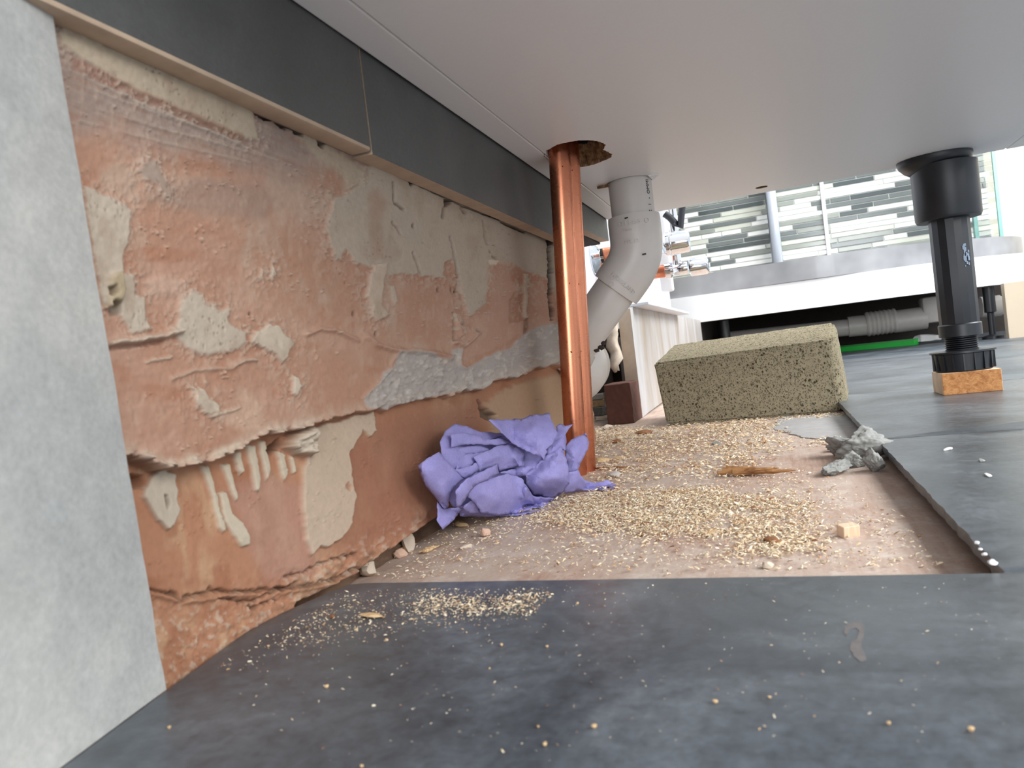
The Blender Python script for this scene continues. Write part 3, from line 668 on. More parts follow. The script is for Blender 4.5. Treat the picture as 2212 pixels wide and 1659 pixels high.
# ---- white waste pipe with a 45 degree bend
BZ = .149; bend = Vector((WX, WY, BZ)); dd = Vector((-1, -.04, -1.08)).normalized()
waste = empty('waste_pipe', (WX, WY, BZ)); tag(waste, 'white plastic waste pipe dropping from the cabinet and bending left towards the wall', 'pipe')
bm = bmesh.new(); tube(bm, [Vector((WX, WY, .2155)), Vector((WX, WY, .21)), Vector((WX, WY, .175))], WR-.0004, 56); o = from_bm('straight_pipe', bm, M_pvc, waste); o_s = o
e0 = bend+Vector((0, 0, .0345)); e1 = bend+dd*.032; R2 = .0217
bm = bmesh.new(); pts = [e0, e0-Vector((0, 0, .004)), bend+Vector((0, 0, .0165))]
for k in range(1, 9):
    s_ = k/9; pts.append(bend+Vector((0, 0, .0165))*(1-s_)**2+dd*.0165*s_**2)
pts += [bend+dd*.0165, e1-dd*.004, e1]; tube(bm, pts, [R2-.0004]+[R2]*(len(pts)-2)+[R2-.0004], 64); o = from_bm('bend_fitting', bm, M_pvc, waste)
o_b = o
dend = bend+dd*.0945
bm = bmesh.new(); tube(bm, [bend+dd*.02, bend+dd*.05, dend], WR-.0004, 56); from_bm('diagonal_pipe', bm, M_pvc, waste)
# chipped plaster-smeared stub at the lower end
bm = bmesh.new(); tube(bm, [bend+dd*.090, bend+dd*.096, bend+dd*.107, bend+dd*.113], [WR+.001, WR+.0026, WR+.0026, WR+.0012], 44)
rg = random.Random(5)
for v in bm.verts: v.co += Vector((rg.uniform(-1, 1), rg.uniform(-1, 1), rg.uniform(-1, 1)))*(.0006 if (v.co-bend).dot(dd) < .1 else .0016)
o_c = from_bm('broken_collar', bm, M_pvcd, waste, ang=60); tag(o_c, 'chipped plaster smeared collar')
bm = bmesh.new()
for (qx, qy, ww) in ((1304, 742, .0026), (1299, 751, .003), (1289, 757, .0024)):
    p = atd(qx, qy, .612)
    g = bmesh.ops.create_icosphere(bm, subdivisions=2, radius=ww)
    for v in g['verts']: v.co = p+Vector((v.co.x, v.co.y*.5, v.co.z*.7))*(1+rg.uniform(-.25, .25))
tag(from_bm('dirt_lump', bm, M_dark, o_c), 'dark dirt on the broken collar')
# moulded lettering and printed marks
def lettering(lines, centre, axis, facing, rad, parent, name, mat, up_dir=None, h=.0006):
    a = Vector(axis).normalized(); n_ = Vector(facing); n_ = (n_-a*n_.dot(a)).normalized(); s_ = a.cross(n_)
    bm = bmesh.new()
    for txt, size, ox, oy, rot in lines:
        cu = bpy.data.curves.new('t', 'FONT'); cu.body = txt; cu.size = size; cu.align_x = 'CENTER'; cu.align_y = 'CENTER'; cu.extrude = h
        ob = bpy.data.objects.new('t', cu); COL.objects.link(ob); dg = bpy.context.evaluated_depsgraph_get(); me = bpy.data.meshes.new_from_object(ob.evaluated_get(dg))
        bpy.data.objects.remove(ob); b2 = bmesh.new(); b2.from_mesh(me); bmesh.ops.subdivide_edges(b2, edges=[e for e in b2.edges if e.calc_length() > .0015], cuts=1)
        for v in b2.verts:
            x_, y_ = v.co.x*math.cos(rot)-v.co.y*math.sin(rot)+ox, v.co.x*math.sin(rot)+v.co.y*math.cos(rot)+oy
            th = x_/rad; v.co = Vector(centre)+a*y_+(n_*math.cos(th)+s_*math.sin(th))*(rad+v.co.z)
        b2.to_mesh(me); b2.free(); bm.from_mesh(me)
    return from_bm(name, bm, mat, parent, smooth=False)
tocam = (CP-bend).normalized()
lettering([('EN 1455', .0052, -.004, .0268, 0), ('O', .006, .0105, .0270, 0), ('7mm', .0036, -.006, .0216, 0), ('WK 12', .0042, -.004, .0115, 0)], bend, (0, 0, 1), tocam, R2+.0001, o_b, 'moulded_lettering', M_pvc)
lettering([('NEDERLAND', .0046, .002, -.0235, -.12), ('O', .006, -.0085, -.0245, 0), ('O', .006, -.0055, -.0295, 0)], bend, -dd, tocam, R2+.0001, o_b, 'moulded_lettering', M_pvc)
lettering([('Z   I   -  OMMI', .0046, .0165, .0475, math.pi/2)], bend, (0, 0, 1), tocam, WR-.0002, o_s, 'printed_marking', M_print, h=.0001)
for sm_t in (('-', .013, .005, .0010, .1), ('-', .012, -.006, .0320, .1)): lettering([sm_t], bend, (0, 0, 1), tocam, R2+.0001, o_b, 'smudge', M_print, h=.0001)

# ---- big rounded elbow the waste pipe runs into, half sunk in the wall
bc = atd(1234, 792, .675); el = waste
bm = bmesh.new(); bmesh.ops.create_uvsphere(bm, u_segments=40, v_segments=24, radius=.0322)
for v in bm.verts: v.co = Vector((v.co.x*1.02, v.co.y*.95, v.co.z*1.05))+bc
tag(from_bm('drain_elbow', bm, M_pvc, el), 'fat rounded drain elbow half sunk in the wall')
bm = bmesh.new(); tube(bm, [bc, bc+Vector((.002, .018, 0)), bc+Vector((-.006, .045, -.002)), bc+Vector((-.04, .075, -.004)), bc+Vector((-.12, .09, -.006))], [.0295, .0295, .029, .028, .028], 48); from_bm('outlet_pipe', bm, M_pvcd, el)
seat(waste)

# ---- things in the gap in the wall beyond the pipes
bm = bmesh.new(); b0 = atz(1388, 901, PLY+.001); XB = b0.x
prof = [(b0.y, PLY+.0005), (b0.y+.05, PLY+.002), (b0.y+.42, PLY+.006), (YT+.002, PLY+.006), (YT+.002, .126), (b0.y+.02, .126), (b0.y, .1235)]
fa = [bm.verts.new((XB-.003*(p[0]-b0.y), p[0], p[1])) for p in prof]; fb = [bm.verts.new((XB-.0165-.003*(p[0]-b0.y), p[0]+.004, p[1])) for p in prof]
bm.faces.new(fa); bm.faces.new(fb[::-1])
for k in range(len(prof)):
    fc = bm.faces.new((fa[k], fb[k], fb[(k+1) % len(prof)], fa[(k+1) % len(prof)]))
    if k == len(prof)-1: fc.material_index = 1
bx = from_bm('boxing_board', bm, [M_board, M_boardedge], smooth=False)
tag(bx, 'white painted wall board with a raw cut edge, left of the sponge', 'board')
bm = bmesh.new(); box(bm, (XB-.018, b0.y+.02, .1262), (XB+.02, b0.y+.5, .1302), .0008); o = from_bm('tile_strip', bm, M_wallw, bx, smooth=False)
bm = bmesh.new(); rg = random.Random(12); pts = []
for k in range(9):
    zz = .05+.062*k/8; pts.append((XB-.022-rg.uniform(0, .006), b0.y-.004+rg.uniform(-.004, .004), zz))
tube(bm, pts, [.003, .006, .008, .007, .008, .007, .006, .006, .003], 12)
for v in bm.verts: v.co += Vector((rg.uniform(-1, 1), rg.uniform(-1, 1), rg.uniform(-1, 1)))*.0012
tag(from_bm('adhesive_dab', bm, M_plchip, bx, ang=70), 'cream adhesive dab behind the board')
# brick
bm = bmesh.new(); q0 = atz(1312, 919, PLY); q1 = atz(1363, 917, PLY); box(bm, (q0.x+.001, q0.y, PLY), (XB-.0005, q0.y+.06, PLY+.047), .0012)
bmesh.ops.subdivide_edges(bm, edges=[e for e in bm.edges if e.calc_length() > .01], cuts=5, use_grid_fill=True)
rg = random.Random(13)
for v in bm.verts: v.co += Vector((rg.uniform(-1, 1), rg.uniform(-1, 1), rg.uniform(-1, 1)))*.0004
tag(from_bm('brick', bm, M_brick, smooth=False), 'dull red brick standing in the dark gap beside the white board', 'brick')
# scraps beside the brick
base = atz(1292, 900, PLY)
bm = bmesh.new(); box(bm, base+Vector((-.012, .012, .012)), base+Vector((.006, .03, .0215)), .001, Matrix.Rotation(.2, 3, 'Z')); tag(from_bm('wood_offcut', bm, M_chipw, smooth=False), 'pale wooden offcut in the dark gap behind the copper pipes', 'offcut')
bm = bmesh.new(); box(bm, base+Vector((-.012, .012, .0222)), base+Vector((.005, .03, .0295)), .001, Matrix.Rotation(.15, 3, 'Z')); tag(from_bm('plaster_piece', bm, M_pvcd, smooth=False), 'greyish flat scrap lying on the pale wooden offcut', 'scrap')
bm = bmesh.new(); box(bm, base+Vector((-.014, .008, .0)), base+Vector((.008, .03, .0118)), .0012, Matrix.Rotation(-.15, 3, 'Z')); tag(from_bm('rubble_lump', bm, M_mortar, smooth=False), 'lowest lump of rubble under the pale wooden offcut', 'rubble')
bm = bmesh.new(); p = atz(1300, 908, PLY); box(bm, p+Vector((-.008, -.004, .0)), p+Vector((.012, .006, .004)), .0006, Matrix.Rotation(.35, 3, 'Z') @ Matrix.Rotation(.12, 3, 'Y')); tag(from_bm('plaster_sliver', bm, M_plchip, smooth=False), 'pale plaster sliver in front of the brick in the gap', 'sliver')

# ---- radiator valves on the pale wall
def valve(zz, yy, xc, length, rad, label, handle):
    o_ = empty('radiator_valve', (-.205, yy, zz)); tag(o_, label, 'valve', 'chrome valves on copper stubs')
    bm = bmesh.new(); lathe(bm, [(.0265, 0), (.0265, .0012), (.022, .0045), (.012, .010), (.0115, .014)], (-.2048, yy, zz), (1, 0, 0), 48); from_bm('escutcheon', bm, M_chrome, o_)
    bm = bmesh.new(); tube(bm, [(-.2045, yy, zz), (-.17, yy, zz), (xc, yy, zz)], .0085, 32); tag(from_bm('stub_pipe', bm, M_cu, o_), 'copper stub')
    bm = bmesh.new(); lathe(bm, [(.009, -.004), (.0105, -.003), (.0105, .004), (rad*.8, .006), (rad, .009), (rad, length-.003), (rad*.93, length)], (xc, yy, zz), (1, 0, 0), 40); from_bm('valve_body', bm, M_chrome, o_)
    bm = bmesh.new(); xm = xc+.012
    if handle: lathe(bm, [(.007, 0), (.007, .016), (.0105, .017), (.0105, .027), (.008, .028), (.008, .075)], (xm, yy, zz+rad*.6), (0, 0, 1), 32)
    if handle: from_bm('tail_piece', bm, M_chrome, o_)
    else: lathe(bm, [(rad*1.08, length*.36), (rad*1.1, length*.38), (rad*1.1, length*.42), (rad*1.08, length*.44)], (xc, yy, zz), (1, 0, 0), 40); from_bm('valve_ring', bm, M_chrome, o_)
    if handle:
        bm = bmesh.new(); lathe(bm, [(.008, 0), (.0125, .002), (.0125, .022), (.0105, .025)], (xc+length+.002, yy, zz), (1, 0, 0), 24); from_bm('knob', bm, M_chrome, o_)
    seat(o_); return o_
ey = atx(1284, 553, -.2045).y; ez = atx(1284, 553, -.2045).z
valve(ez, ey, aty(1424, 525, ey).x, .037, .0145, 'nearer chrome valve with its wall rose, behind the white waste pipe', False)
yv2 = 1.02; valve(aty(1440, 585, yv2).z, yv2, aty(1443, 585, yv2).x, .026, .0085, 'further chrome valve low beside the tray corner', True)
bm = bmesh.new(); rl = [aty(1436, 462, 1.0), aty(1447, 470, 1.0), aty(1458, 482, 1.0), aty(1470, 491, 1.0), aty(1472, 462, 1.0), aty(1474, 440, 1.0)]
tube(bm, rl, .0045, 16); tag(from_bm('black_hose', bm, M_rubber), 'short black hose looping above the chrome valves', 'hose')
bm = bmesh.new(); p = aty(1420, 460, 1.1); box(bm, (p.x-.005, 1.08, .15), (p.x+.012, 1.10, .9), .003); box(bm, (p.x+.012, 1.084, .29), (p.x+.03, 1.096, .9), .002)
tag(from_bm('towel_radiator', bm, M_white), 'white upright of a towel radiator above the further valve', 'radiator')

# ---- shower tray with its plinth
tray = empty('shower_tray', (.2, YT, .125)); tag(tray, 'glossy white shower tray on a bright white plinth at the back', 'shower tray')
path = [(-.3345, YT+.02), (0, YT), (.16, YT), (.27, YT+.02), (.376, YT+.075), (.468, YT+.135), (.56, YT+.215), (.615, YT+.31), (.64, YT+.42), (.645, YT+.55), (.645, YM-.008)]
sm = []
for i in range(len(path)-1):
    q = [Vector(path[max(0, min(len(path)-1, i+k))]) for k in (-1, 0, 1, 2)]
    for k in range(6):
        t_ = k/6; v = .5*((2*q[1])+(q[2]-q[0])*t_+(2*q[0]-5*q[1]+4*q[2]-q[3])*t_*t_+(3*q[1]-q[0]-3*q[2]+q[3])*t_**3); sm.append((v.x, v.y))
sm.append(path[-1]); loop = sm+[(-.3345, YM-.008)]
bm = bmesh.new(); prism(bm, loop, .1885, .2385, .006); from_bm('tray_rim', bm, M_tray, tray, ang=50)
pl = [(-.3345, YT+.004), (.30, YT+.004), (.47, YT+.045), (.62, YT+.16), (2.2, YT+.2), (2.2, YT+.24), (.60, YT+.20), (.46, YT+.085), (.29, YT+.044), (-.3345, YT+.044)]
bm = bmesh.new(); prism(bm, pl, .1215, .188, 0); from_bm('plinth_panel', bm, M_white, tray, smooth=False)
bm = bmesh.new(); box(bm, (-.3345, YT+.005, .0), (aty(1503, 715, YT).x, YT+.045, .122)); from_bm('plinth_end', bm, M_white, tray, smooth=False)
bm = bmesh.new(); box(bm, (aty(2174, 650, YT).x, YT+.006, .0), (2.2, YT+.03, .1212)); tag(from_bm('side_board', bm, M_beige, tray, smooth=False), 'beige board closing the right end')
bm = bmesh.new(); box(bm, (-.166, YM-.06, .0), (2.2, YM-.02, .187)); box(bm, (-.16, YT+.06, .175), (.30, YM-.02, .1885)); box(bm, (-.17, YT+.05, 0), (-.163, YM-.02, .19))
from_bm('underside', bm, plain('tray_space_shade', (52, 46, 42), .9, var=.2), tray, smooth=False)  # dark colour painted in for the unlit space beneath the tray
for sx in (2138, 1560):
    p = aty(sx, 660, YT+.1); bm = bmesh.new(); lathe(bm, [(.022, 0), (.022, .006), (.007, .010), (.007, .06), (.012, .062), (.012, .12)], (p.x, YT+.1, 0), (0, 0, 1), 24); from_bm('tray_foot', bm, M_black, tray)
seat(tray)
# drain pipe under the tray
dp = empty('tray_waste_pipe', tuple(aty(1900, 690, 2.3))); tag(dp, 'white jointed waste pipe in the dark space under the shower tray', 'pipe')
def seg(nm, xa, ya, xb, yb, rad, ribs=None):
    a = aty(xa, ya, 2.3); b = aty(xb, yb, 2.3); bm = bmesh.new()
    n = 14; tube(bm, [a.lerp(b, k/n) for k in range(n+1)], [rad*(1+(ribs or 0)*(k % 2)) for k in range(n+1)], 28); from_bm(nm, bm, M_pvc, dp)
seg('pipe_run', 1560, 735, 1835, 707, .024); seg('coupling', 1832, 706, 1872, 702, .029); seg('trap_union', 1870, 701, 1936, 692, .032, .08); seg('trap_outlet', 1934, 695, 2000, 686, .031)
a = aty(1992, 700, 2.3); b = aty(2046, 640, 2.3); bm = bmesh.new(); box(bm, (a.x, 2.27, min(a.z, b.z)), (b.x, 2.33, max(a.z, b.z)+.004), .008); from_bm('trap_body', bm, M_pvc, dp)
seat(dp)
bm = bmesh.new(); a = aty(2118, 664, 2.15); b = aty(2160, 660, 2.15); tube(bm, [a, a.lerp(b, .5), b, b+Vector((.008, 0, 0))], [.026, .026, .026, .02], 28)
tag(from_bm('pipe_end', bm, M_pvc), 'short white pipe end glowing in the gap right of the black leg', 'pipe')
# green strip and crumpled film on the floor before the tray
bm = bmesh.new(); a = atz(1800, 762, .0); b = atz(1975, 746, .0); ax = (b-a).normalized(); nn = Vector((-ax.y, ax.x, 0))
for s_, z_ in (): pass
v8 = []
for z_ in (.0003, .0125):
    for e_, s_ in ((a, 0), (b, 0), (b, .03), (a, .03)): v8.append(bm.verts.new(e_+nn*s_+Vector((0, 0, z_+(.004 if s_ and z_ > .01 else 0)))))
for q in ((3, 2, 1, 0), (4, 5, 6, 7), (0, 1, 5, 4), (1, 2, 6, 5), (2, 3, 7, 6), (3, 0, 4, 7)): bm.faces.new([v8[i] for i in q])
bmesh.ops.bevel(bm, geom=list(bm.edges), offset=.001, segments=2, affect='EDGES')
tag(from_bm('green_strip', bm, M_green), 'bright green plastic strip lying on the tiles behind the sponge', 'strip')
bm = bmesh.new(); c = atz(2008, 742, .0)+Vector((0, .02, .0)); bmesh.ops.create_icosphere(bm, subdivisions=4, radius=1); rg = np.random.default_rng(3)
pl_ = [(Vector(rg.normal(size=3)).normalized(), rg.uniform(.55, .95)) for _ in range(26)]
for v in bm.verts:
    d = v.co.normalized(); k = min([h/max(d.dot(n_), 1e-3) for n_, h in pl_ if d.dot(n_) > .05]+[1.25]); k = min(k, 1.25)
    v.co = Vector((d.x*k*.045, d.y*k*.03, max(d.z*k*.013, -.0125)+.0128))+c
tag(from_bm('crumpled_film', bm, M_film, ang=15), 'crumpled clear plastic film at the right end of the green strip', 'plastic film')
# ---- shower screen and rail
ra = aty(1666, 430, YM-.05)
bm = bmesh.new(); box(bm, (ra.x-.018, YM-.06, .2395), (ra.x+.016, YM-.03, 1.3), .004); tag(from_bm('shower_rail', bm, M_alu), 'flat grey upright bar in front of the striped mosaic tiles', 'rail')
ra = aty(1778, 430, YM-.01)
bm = bmesh.new(); box(bm, (ra.x-.006, YM-.012, .2395), (ra.x+.006, YM-.004, 1.3), .001); tag(from_bm('tile_trim', bm, M_white), 'thin white upright trim strip right of the grey bar', 'trim strip')
gs = empty('glass_screen', (.60, 2.3, .2395)); tag(gs, 'clear shower glass with green edges at the right of the mosaic', 'glass screen')
g0 = aty(2158, 430, 2.35)
bm = bmesh.new(); box(bm, (g0.x-.006, 2.352, .2395), (g0.x, YM-.012, 1.4)); gpane = from_bm('glass_pane', bm, M_glass, gs, smooth=False)
bm = bmesh.new(); box(bm, (g0.x-.008, 2.344, .2395), (g0.x+.001, 2.3515, 1.4), .001); tag(from_bm('pane_edge', bm, M_gedge, gpane, smooth=False), 'green glass edge')
bm = bmesh.new(); g1 = aty(2098, 400, 2.45); box(bm, (g1.x-.005, 2.44, .2395), (g1.x+.005, 2.46, 1.4), .001); from_bm('seal_strip', bm, M_gedge, gs, smooth=False)
seat(gs)

# ---- sponge (wedge leaning up at the back)
fl = atz(1440, 918, PLY+.0006); frr = atz(1834, 889, PLY+.0006); ax = (frr-fl); Wd = ax.length; ax.normalize(); bk = Vector((-ax.y, ax.x, 0))
bm = bmesh.new(); g = bmesh.ops.create_grid(bm, x_segments=2, y_segments=2, size=1); bm.clear()
D = .10; dfw = (fl-CP).dot(FWD)
def zat(x, y, P):
    d = ray(x, y); k = math.hypot(P.x, P.y)/math.hypot(d.x, d.y); return CAMZ+d.z*k
Hf = zat(1425, 784, fl)-fl.z; Hr = zat(1815, 731, frr)-frr.z
Hb = zat(1486, 741, fl+bk*D)-fl.z; Hbr = zat(1822, 693, frr+bk*D)-frr.z
nx, ny, nz = 26, 14, 10
box(bm, (0, 0, 0), (1, 1, 1), 0)
for v in bm.verts: pass
bm.clear(); vs = {}
def spos(i, j, k):
    a_, b_, c_ = i/nx, j/ny, k/nz; Hh_ = (Hf*(1-a_)+Hr*a_)*(1-b_)+(Hb*(1-a_)+Hbr*a_)*b_
    sh_ = -.0045*(1-c_)*0-.006*c_*(a_ < 2)*(1-a_)
    P = fl+ax*(Wd*a_)+bk*(D*b_)+Vector((0, 0, Hh_*c_)); P += ax*(-.0065*c_)
    if i == nx and j == 0: P -= ax*.0085
    if i == nx and j == 1: P -= ax*.0015
    if k == nz and i == nx: P -= ax*.002
    # right end chamfered to catch light from the right
    return P
def gv(i, j, k):
    if (i, j, k) not in vs: vs[i, j, k] = bm.verts.new(spos(i, j, k))
    return vs[i, j, k]
for i in range(nx):
    for j in range(ny):
        bm.faces.new((gv(i, j, 0), gv(i, j+1, 0), gv(i+1, j+1, 0), gv(i+1, j, 0))); bm.faces.new((gv(i, j, nz), gv(i+1, j, nz), gv(i+1, j+1, nz), gv(i, j+1, nz)))
    for k in range(nz):
        bm.faces.new((gv(i, 0, k), gv(i+1, 0, k), gv(i+1, 0, k+1), gv(i, 0, k+1))); bm.faces.new((gv(i, ny, k), gv(i, ny, k+1), gv(i+1, ny, k+1), gv(i+1, ny, k)))
for j in range(ny):
    for k in range(nz):
        bm.faces.new((gv(0, j, k), gv(0, j, k+1), gv(0, j+1, k+1), gv(0, j+1, k))); bm.faces.new((gv(nx, j, k), gv(nx, j+1, k), gv(nx, j+1, k+1), gv(nx, j, k+1)))
bmesh.ops.recalc_face_normals(bm, faces=bm.faces)
ed = [e for e in bm.edges if len(e.link_faces) == 2 and e.calc_face_angle(0) > .9]
bmesh.ops.bevel(bm, geom=ed, offset=.0022, segments=2, affect='EDGES')
rg = random.Random(6)
for v in bm.verts: v.co += v.normal*rg.uniform(-.0004, .0004)
for fc in bm.faces:
    c = fc.calc_center_median(); 
sp_ = from_bm('sponge', bm, M_sponge, ang=60); tag(sp_, 'large beige rectangular tiling sponge standing on the dusty boards', 'sponge')

# ---- purple paper towel
PT_V = []; PT_F = []
def crumple(poly, off, seed, creases=6, amp=.35, bulge=.004, tilt=(0, 0), step=5.0, rough=1.3, lift=0.0):
    rg = np.random.default_rng(seed); poly = [(860+x/4.096, 840+y/4.096) for x, y in poly]
    P = []
    for a, b in zip(poly, poly[1:]+poly[:1]):
        L = math.hypot(b[0]-a[0], b[1]-a[1]); n_ = max(1, int(L/step))
        for k in range(n_):
            j = rough*(k > 0); P.append((a[0]+(b[0]-a[0])*k/n_+rg.uniform(-j, j), a[1]+(b[1]-a[1])*k/n_+rg.uniform(-j, j)))
    arr = np.array(P); lo = arr.min(0); hi = arr.max(0); gx, gy = np.meshgrid(np.arange(lo[0], hi[0], step), np.arange(lo[1], hi[1], step))
    gx = gx+rg.uniform(-step*.3, step*.3, gx.shape); gy = gy+rg.uniform(-step*.3, step*.3, gy.shape)
    s = sdist(gx, gy, arr); m = s < -step*.55
    pts = [Vector(p) for p in P]+[Vector((x, y)) for x, y in zip(gx[m], gy[m])]
    rv, _, rf, _, _, _ = delaunay_2d_cdt(pts, [(i, (i+1) % len(P)) for i in range(len(P))], [], 1, 1e-6)
    X = np.array([v.x for v in rv]); Y = np.array([v.y for v in rv]); c = arr.mean(0); size = max(hi-lo)
    sd = -sdist(X, Y, arr)
    e = ((X-1095)/190)**2+((Y-1000)/125)**2
    d = .476-.052*np.sqrt(np.clip(1-e, 0, 1))-off
    d = d-bulge*sstep(0, size*.22, sd)+tilt[0]*(X-c[0])/size+tilt[1]*(Y-c[1])/size
    for k in range(creases):
        th = rg.uniform(0, math.pi); o = rg.uniform(-.4, .4)*size; q = (X-c[0])*math.cos(th)+(Y-c[1])*math.sin(th)-o
        a_ = amp*rg.uniform(.4, 1)*rg.choice([-1, 1])*.00029; per = np.abs(q); d = d+a_*(np.minimum(per, size*.16)-size*.08)
    d = d+.0022*np.abs(fbm(X/22, Y/22, seed+300, 3))+.0012*fbm(X/11, Y/11, seed+350, 2)+.0005*fbm(X/5, Y/5, seed+400, 2)
    i0 = len(PT_V)
    for x, y, dd_ in zip(X, Y, d):
        p = atd(x, y, dd_)
        if p.z < PLY+.0008: 
            q = atz(x, y, PLY+.0008); p = q if (q-CP).length < (p-CP).length else p
        xw = float(plaster_x(p.y))+.004+max(-.0025, off*.35+.004)+.5*(.476-off-dd_)*.4
        if p.x < xw: p = atx(x, y, xw)
        PT_V.append(p)
    PT_F.extend([[i0+i for i in fc] for fc in rf])
# back to front
crumple([(370, 470), (420, 370), (500, 310), (600, 330), (720, 380), (900, 390), (1100, 300), (1330, 300), (1450, 420), (1470, 560), (1500, 760), (1480, 900), (1300, 1030), (1050, 1095), (700, 1120), (480, 1040), (400, 880), (430, 700), (390, 590)], -.018, 1, 12, .7, .004)
crumple([(375, 480), (420, 372), (500, 310), (600, 328), (720, 380), (885, 392), (930, 420), (760, 470), (470, 480), (540, 600), (500, 710), (430, 640), (390, 590)], -.010, 2, 5, .5, -.004, (.004, .0))
crumple([(470, 395), (610, 390), (720, 410), (770, 450), (930, 436), (1000, 480), (880, 500), (740, 490), (600, 490), (470, 515)], .0, 3, 3, .3, .003, (0, -.006))
crumple([(480, 530), (620, 508), (730, 495), (810, 540), (700, 575), (570, 585), (520, 565)], -.006, 4, 4, .6, .004)
crumple([(540, 600), (620, 575), (780, 560), (700, 620), (680, 680), (560, 700), (510, 720)], -.003, 44, 4, .6, .003, (0, -.006))
crumple([(670, 602), (760, 560), (870, 508), (1000, 490), (1120, 560), (1095, 680), (960, 705), (900, 725), (880, 665), (720, 725), (700, 660)], .003, 5, 4, .25, .009)
crumple([(500, 715), (620, 690), (715, 640), (720, 720), (640, 770), (590, 790)], .001, 6, 4, .6, .003)
crumple([(1480, 510), (1530, 450), (1660, 388), (1690, 470), (1680, 530), (1622, 640), (1590, 720), (1540, 777), (1505, 740), (1480, 610)], -.006, 7, 3, .3, .004, (-.012, 0))
crumple([(1395, 400), (1400, 330), (1430, 308), (1480, 330), (1548, 312), (1500, 370), (1480, 405), (1490, 470), (1480, 545), (1440, 525), (1330, 605), (1318, 545)], .001, 8, 7, .8, .002)
crumple([(1500, 740), (1590, 715), (1640, 800), (1740, 832), (1860, 808), (1948, 870), (1900, 898), (1850, 862), (1852, 906), (1740, 890), (1600, 905), (1470, 925)], .004, 9, 4, .4, .002)
crumple([(900, 742), (980, 718), (1100, 690), (1215, 678), (1130, 765), (1060, 785), (960, 755)], .006, 10, 3, .4, .004, (0, -.008))
crumple([(1210, 690), (1310, 590), (1440, 515), (1475, 590), (1510, 700), (1512, 840), (1440, 925), (1380, 965), (1200, 945), (1140, 855), (1125, 760)], .007, 11, 5, .4, .008)
crumple([(345, 1000), (410, 1062), (530, 1050), (565, 1060), (480, 1170), (395, 1245), (345, 1170)], .000, 12, 4, .5, .002)
crumple([(540, 1050), (640, 1000), (740, 1100), (900, 1115), (1040, 1098), (1260, 1080), (1080, 1115), (800, 1132), (550, 1125)], -.004, 13, 4, .5, .002)
crumple([(172, 680), (250, 620), (360, 558), (400, 600), (500, 720), (592, 790), (520, 850), (480, 880), (440, 1045), (410, 1062), (330, 960), (240, 850)], .003, 14, 4, .3, .004, (.012, 0))
crumple([(575, 1050), (640, 990), (700, 1000), (740, 1095), (660, 1105), (600, 1090)], .006, 15, 5, .9, .002)
crumple([(635, 885), (700, 842), (830, 792), (970, 748), (1092, 790), (1132, 850), (1192, 950), (1280, 1055), (1140, 1022), (1040, 1100), (900, 1120), (740, 1102), (680, 1010), (620, 960)], .011, 16, 5, .35, .009)
crumple([(1020, 930), (1130, 860), (1200, 950), (1380, 965), (1275, 1058), (1140, 1020), (1080, 990)], .013, 66, 4, .6, .004)
crumple([(515, 1040), (510, 900), (600, 800), (880, 664), (892, 745), (700, 845), (640, 902), (575, 1000), (540, 1050)], .013, 17, 4, .5, .004)
crumple([(800, 275), (1090, 268), (1160, 236), (1290, 225), (1340, 213), (1352, 270), (1410, 390), (1370, 480), (1310, 535), (1320, 560), (1290, 632), (1260, 592), (1180, 570), (1060, 512), (960, 432), (880, 352)], .012, 18, 4, .35, .007, (0, .0))
me = bpy.data.meshes.new('paper_towel'); me.from_pydata([v[:] for v in PT_V], [], PT_F); me.update()
me.polygons.foreach_set('use_smooth', [True]*len(me.polygons)); me.set_sharp_from_angle(angle=math.radians(38))
pt = link('paper_towel', me, M_paper); tag(pt, 'crumpled purple paper towel on the floor against the plaster wall', 'paper towel')
sm_ = pt.modifiers.new('thickness', 'SOLIDIFY'); sm_.thickness = .0003; sm_.offset = 0

from mathutils import noise as mnoise
# ---- loose debris: one maker per kind of piece
def rock(name, mat, p, size, seed, label, cat, group=None, flat=(1, 1, .6), sink=.25, sharp=25, sub=2, rz=None, crag=0):
    rg = np.random.default_rng(seed); bm = bmesh.new(); bmesh.ops.create_icosphere(bm, subdivisions=sub, radius=1)
    pl_ = [(Vector(rg.normal(size=3)).normalized(), rg.uniform(.55, .95)) for _ in range(12)]
    R_ = Matrix.Rotation(rg.uniform(0, 6.28) if rz is None else rz, 3, 'Z'); zmin = 9
    for v in bm.verts:
        d = v.co.normalized(); k = min([h/d.dot(n_) for n_, h in pl_ if d.dot(n_) > .08]+[1.2]); k = min(k, 1.2)
        if crag: k *= 1+crag*(mnoise.fractal(d*2.6+Vector((seed, 0, 0)), .9, 2.2, 6)*.8)
        v.co = R_ @ Vector((d.x*k*size*flat[0], d.y*k*size*flat[1], d.z*k*size*flat[2])); zmin = min(zmin, v.co.z)
    for v in bm.verts: v.co.z = max(v.co.z-zmin*(1-sink), 0)
    o_ = from_bm(name, bm, mat, None, ang=sharp); o_.location = p; tag(o_, label, cat, group); return o_
zp = PLY+.0003
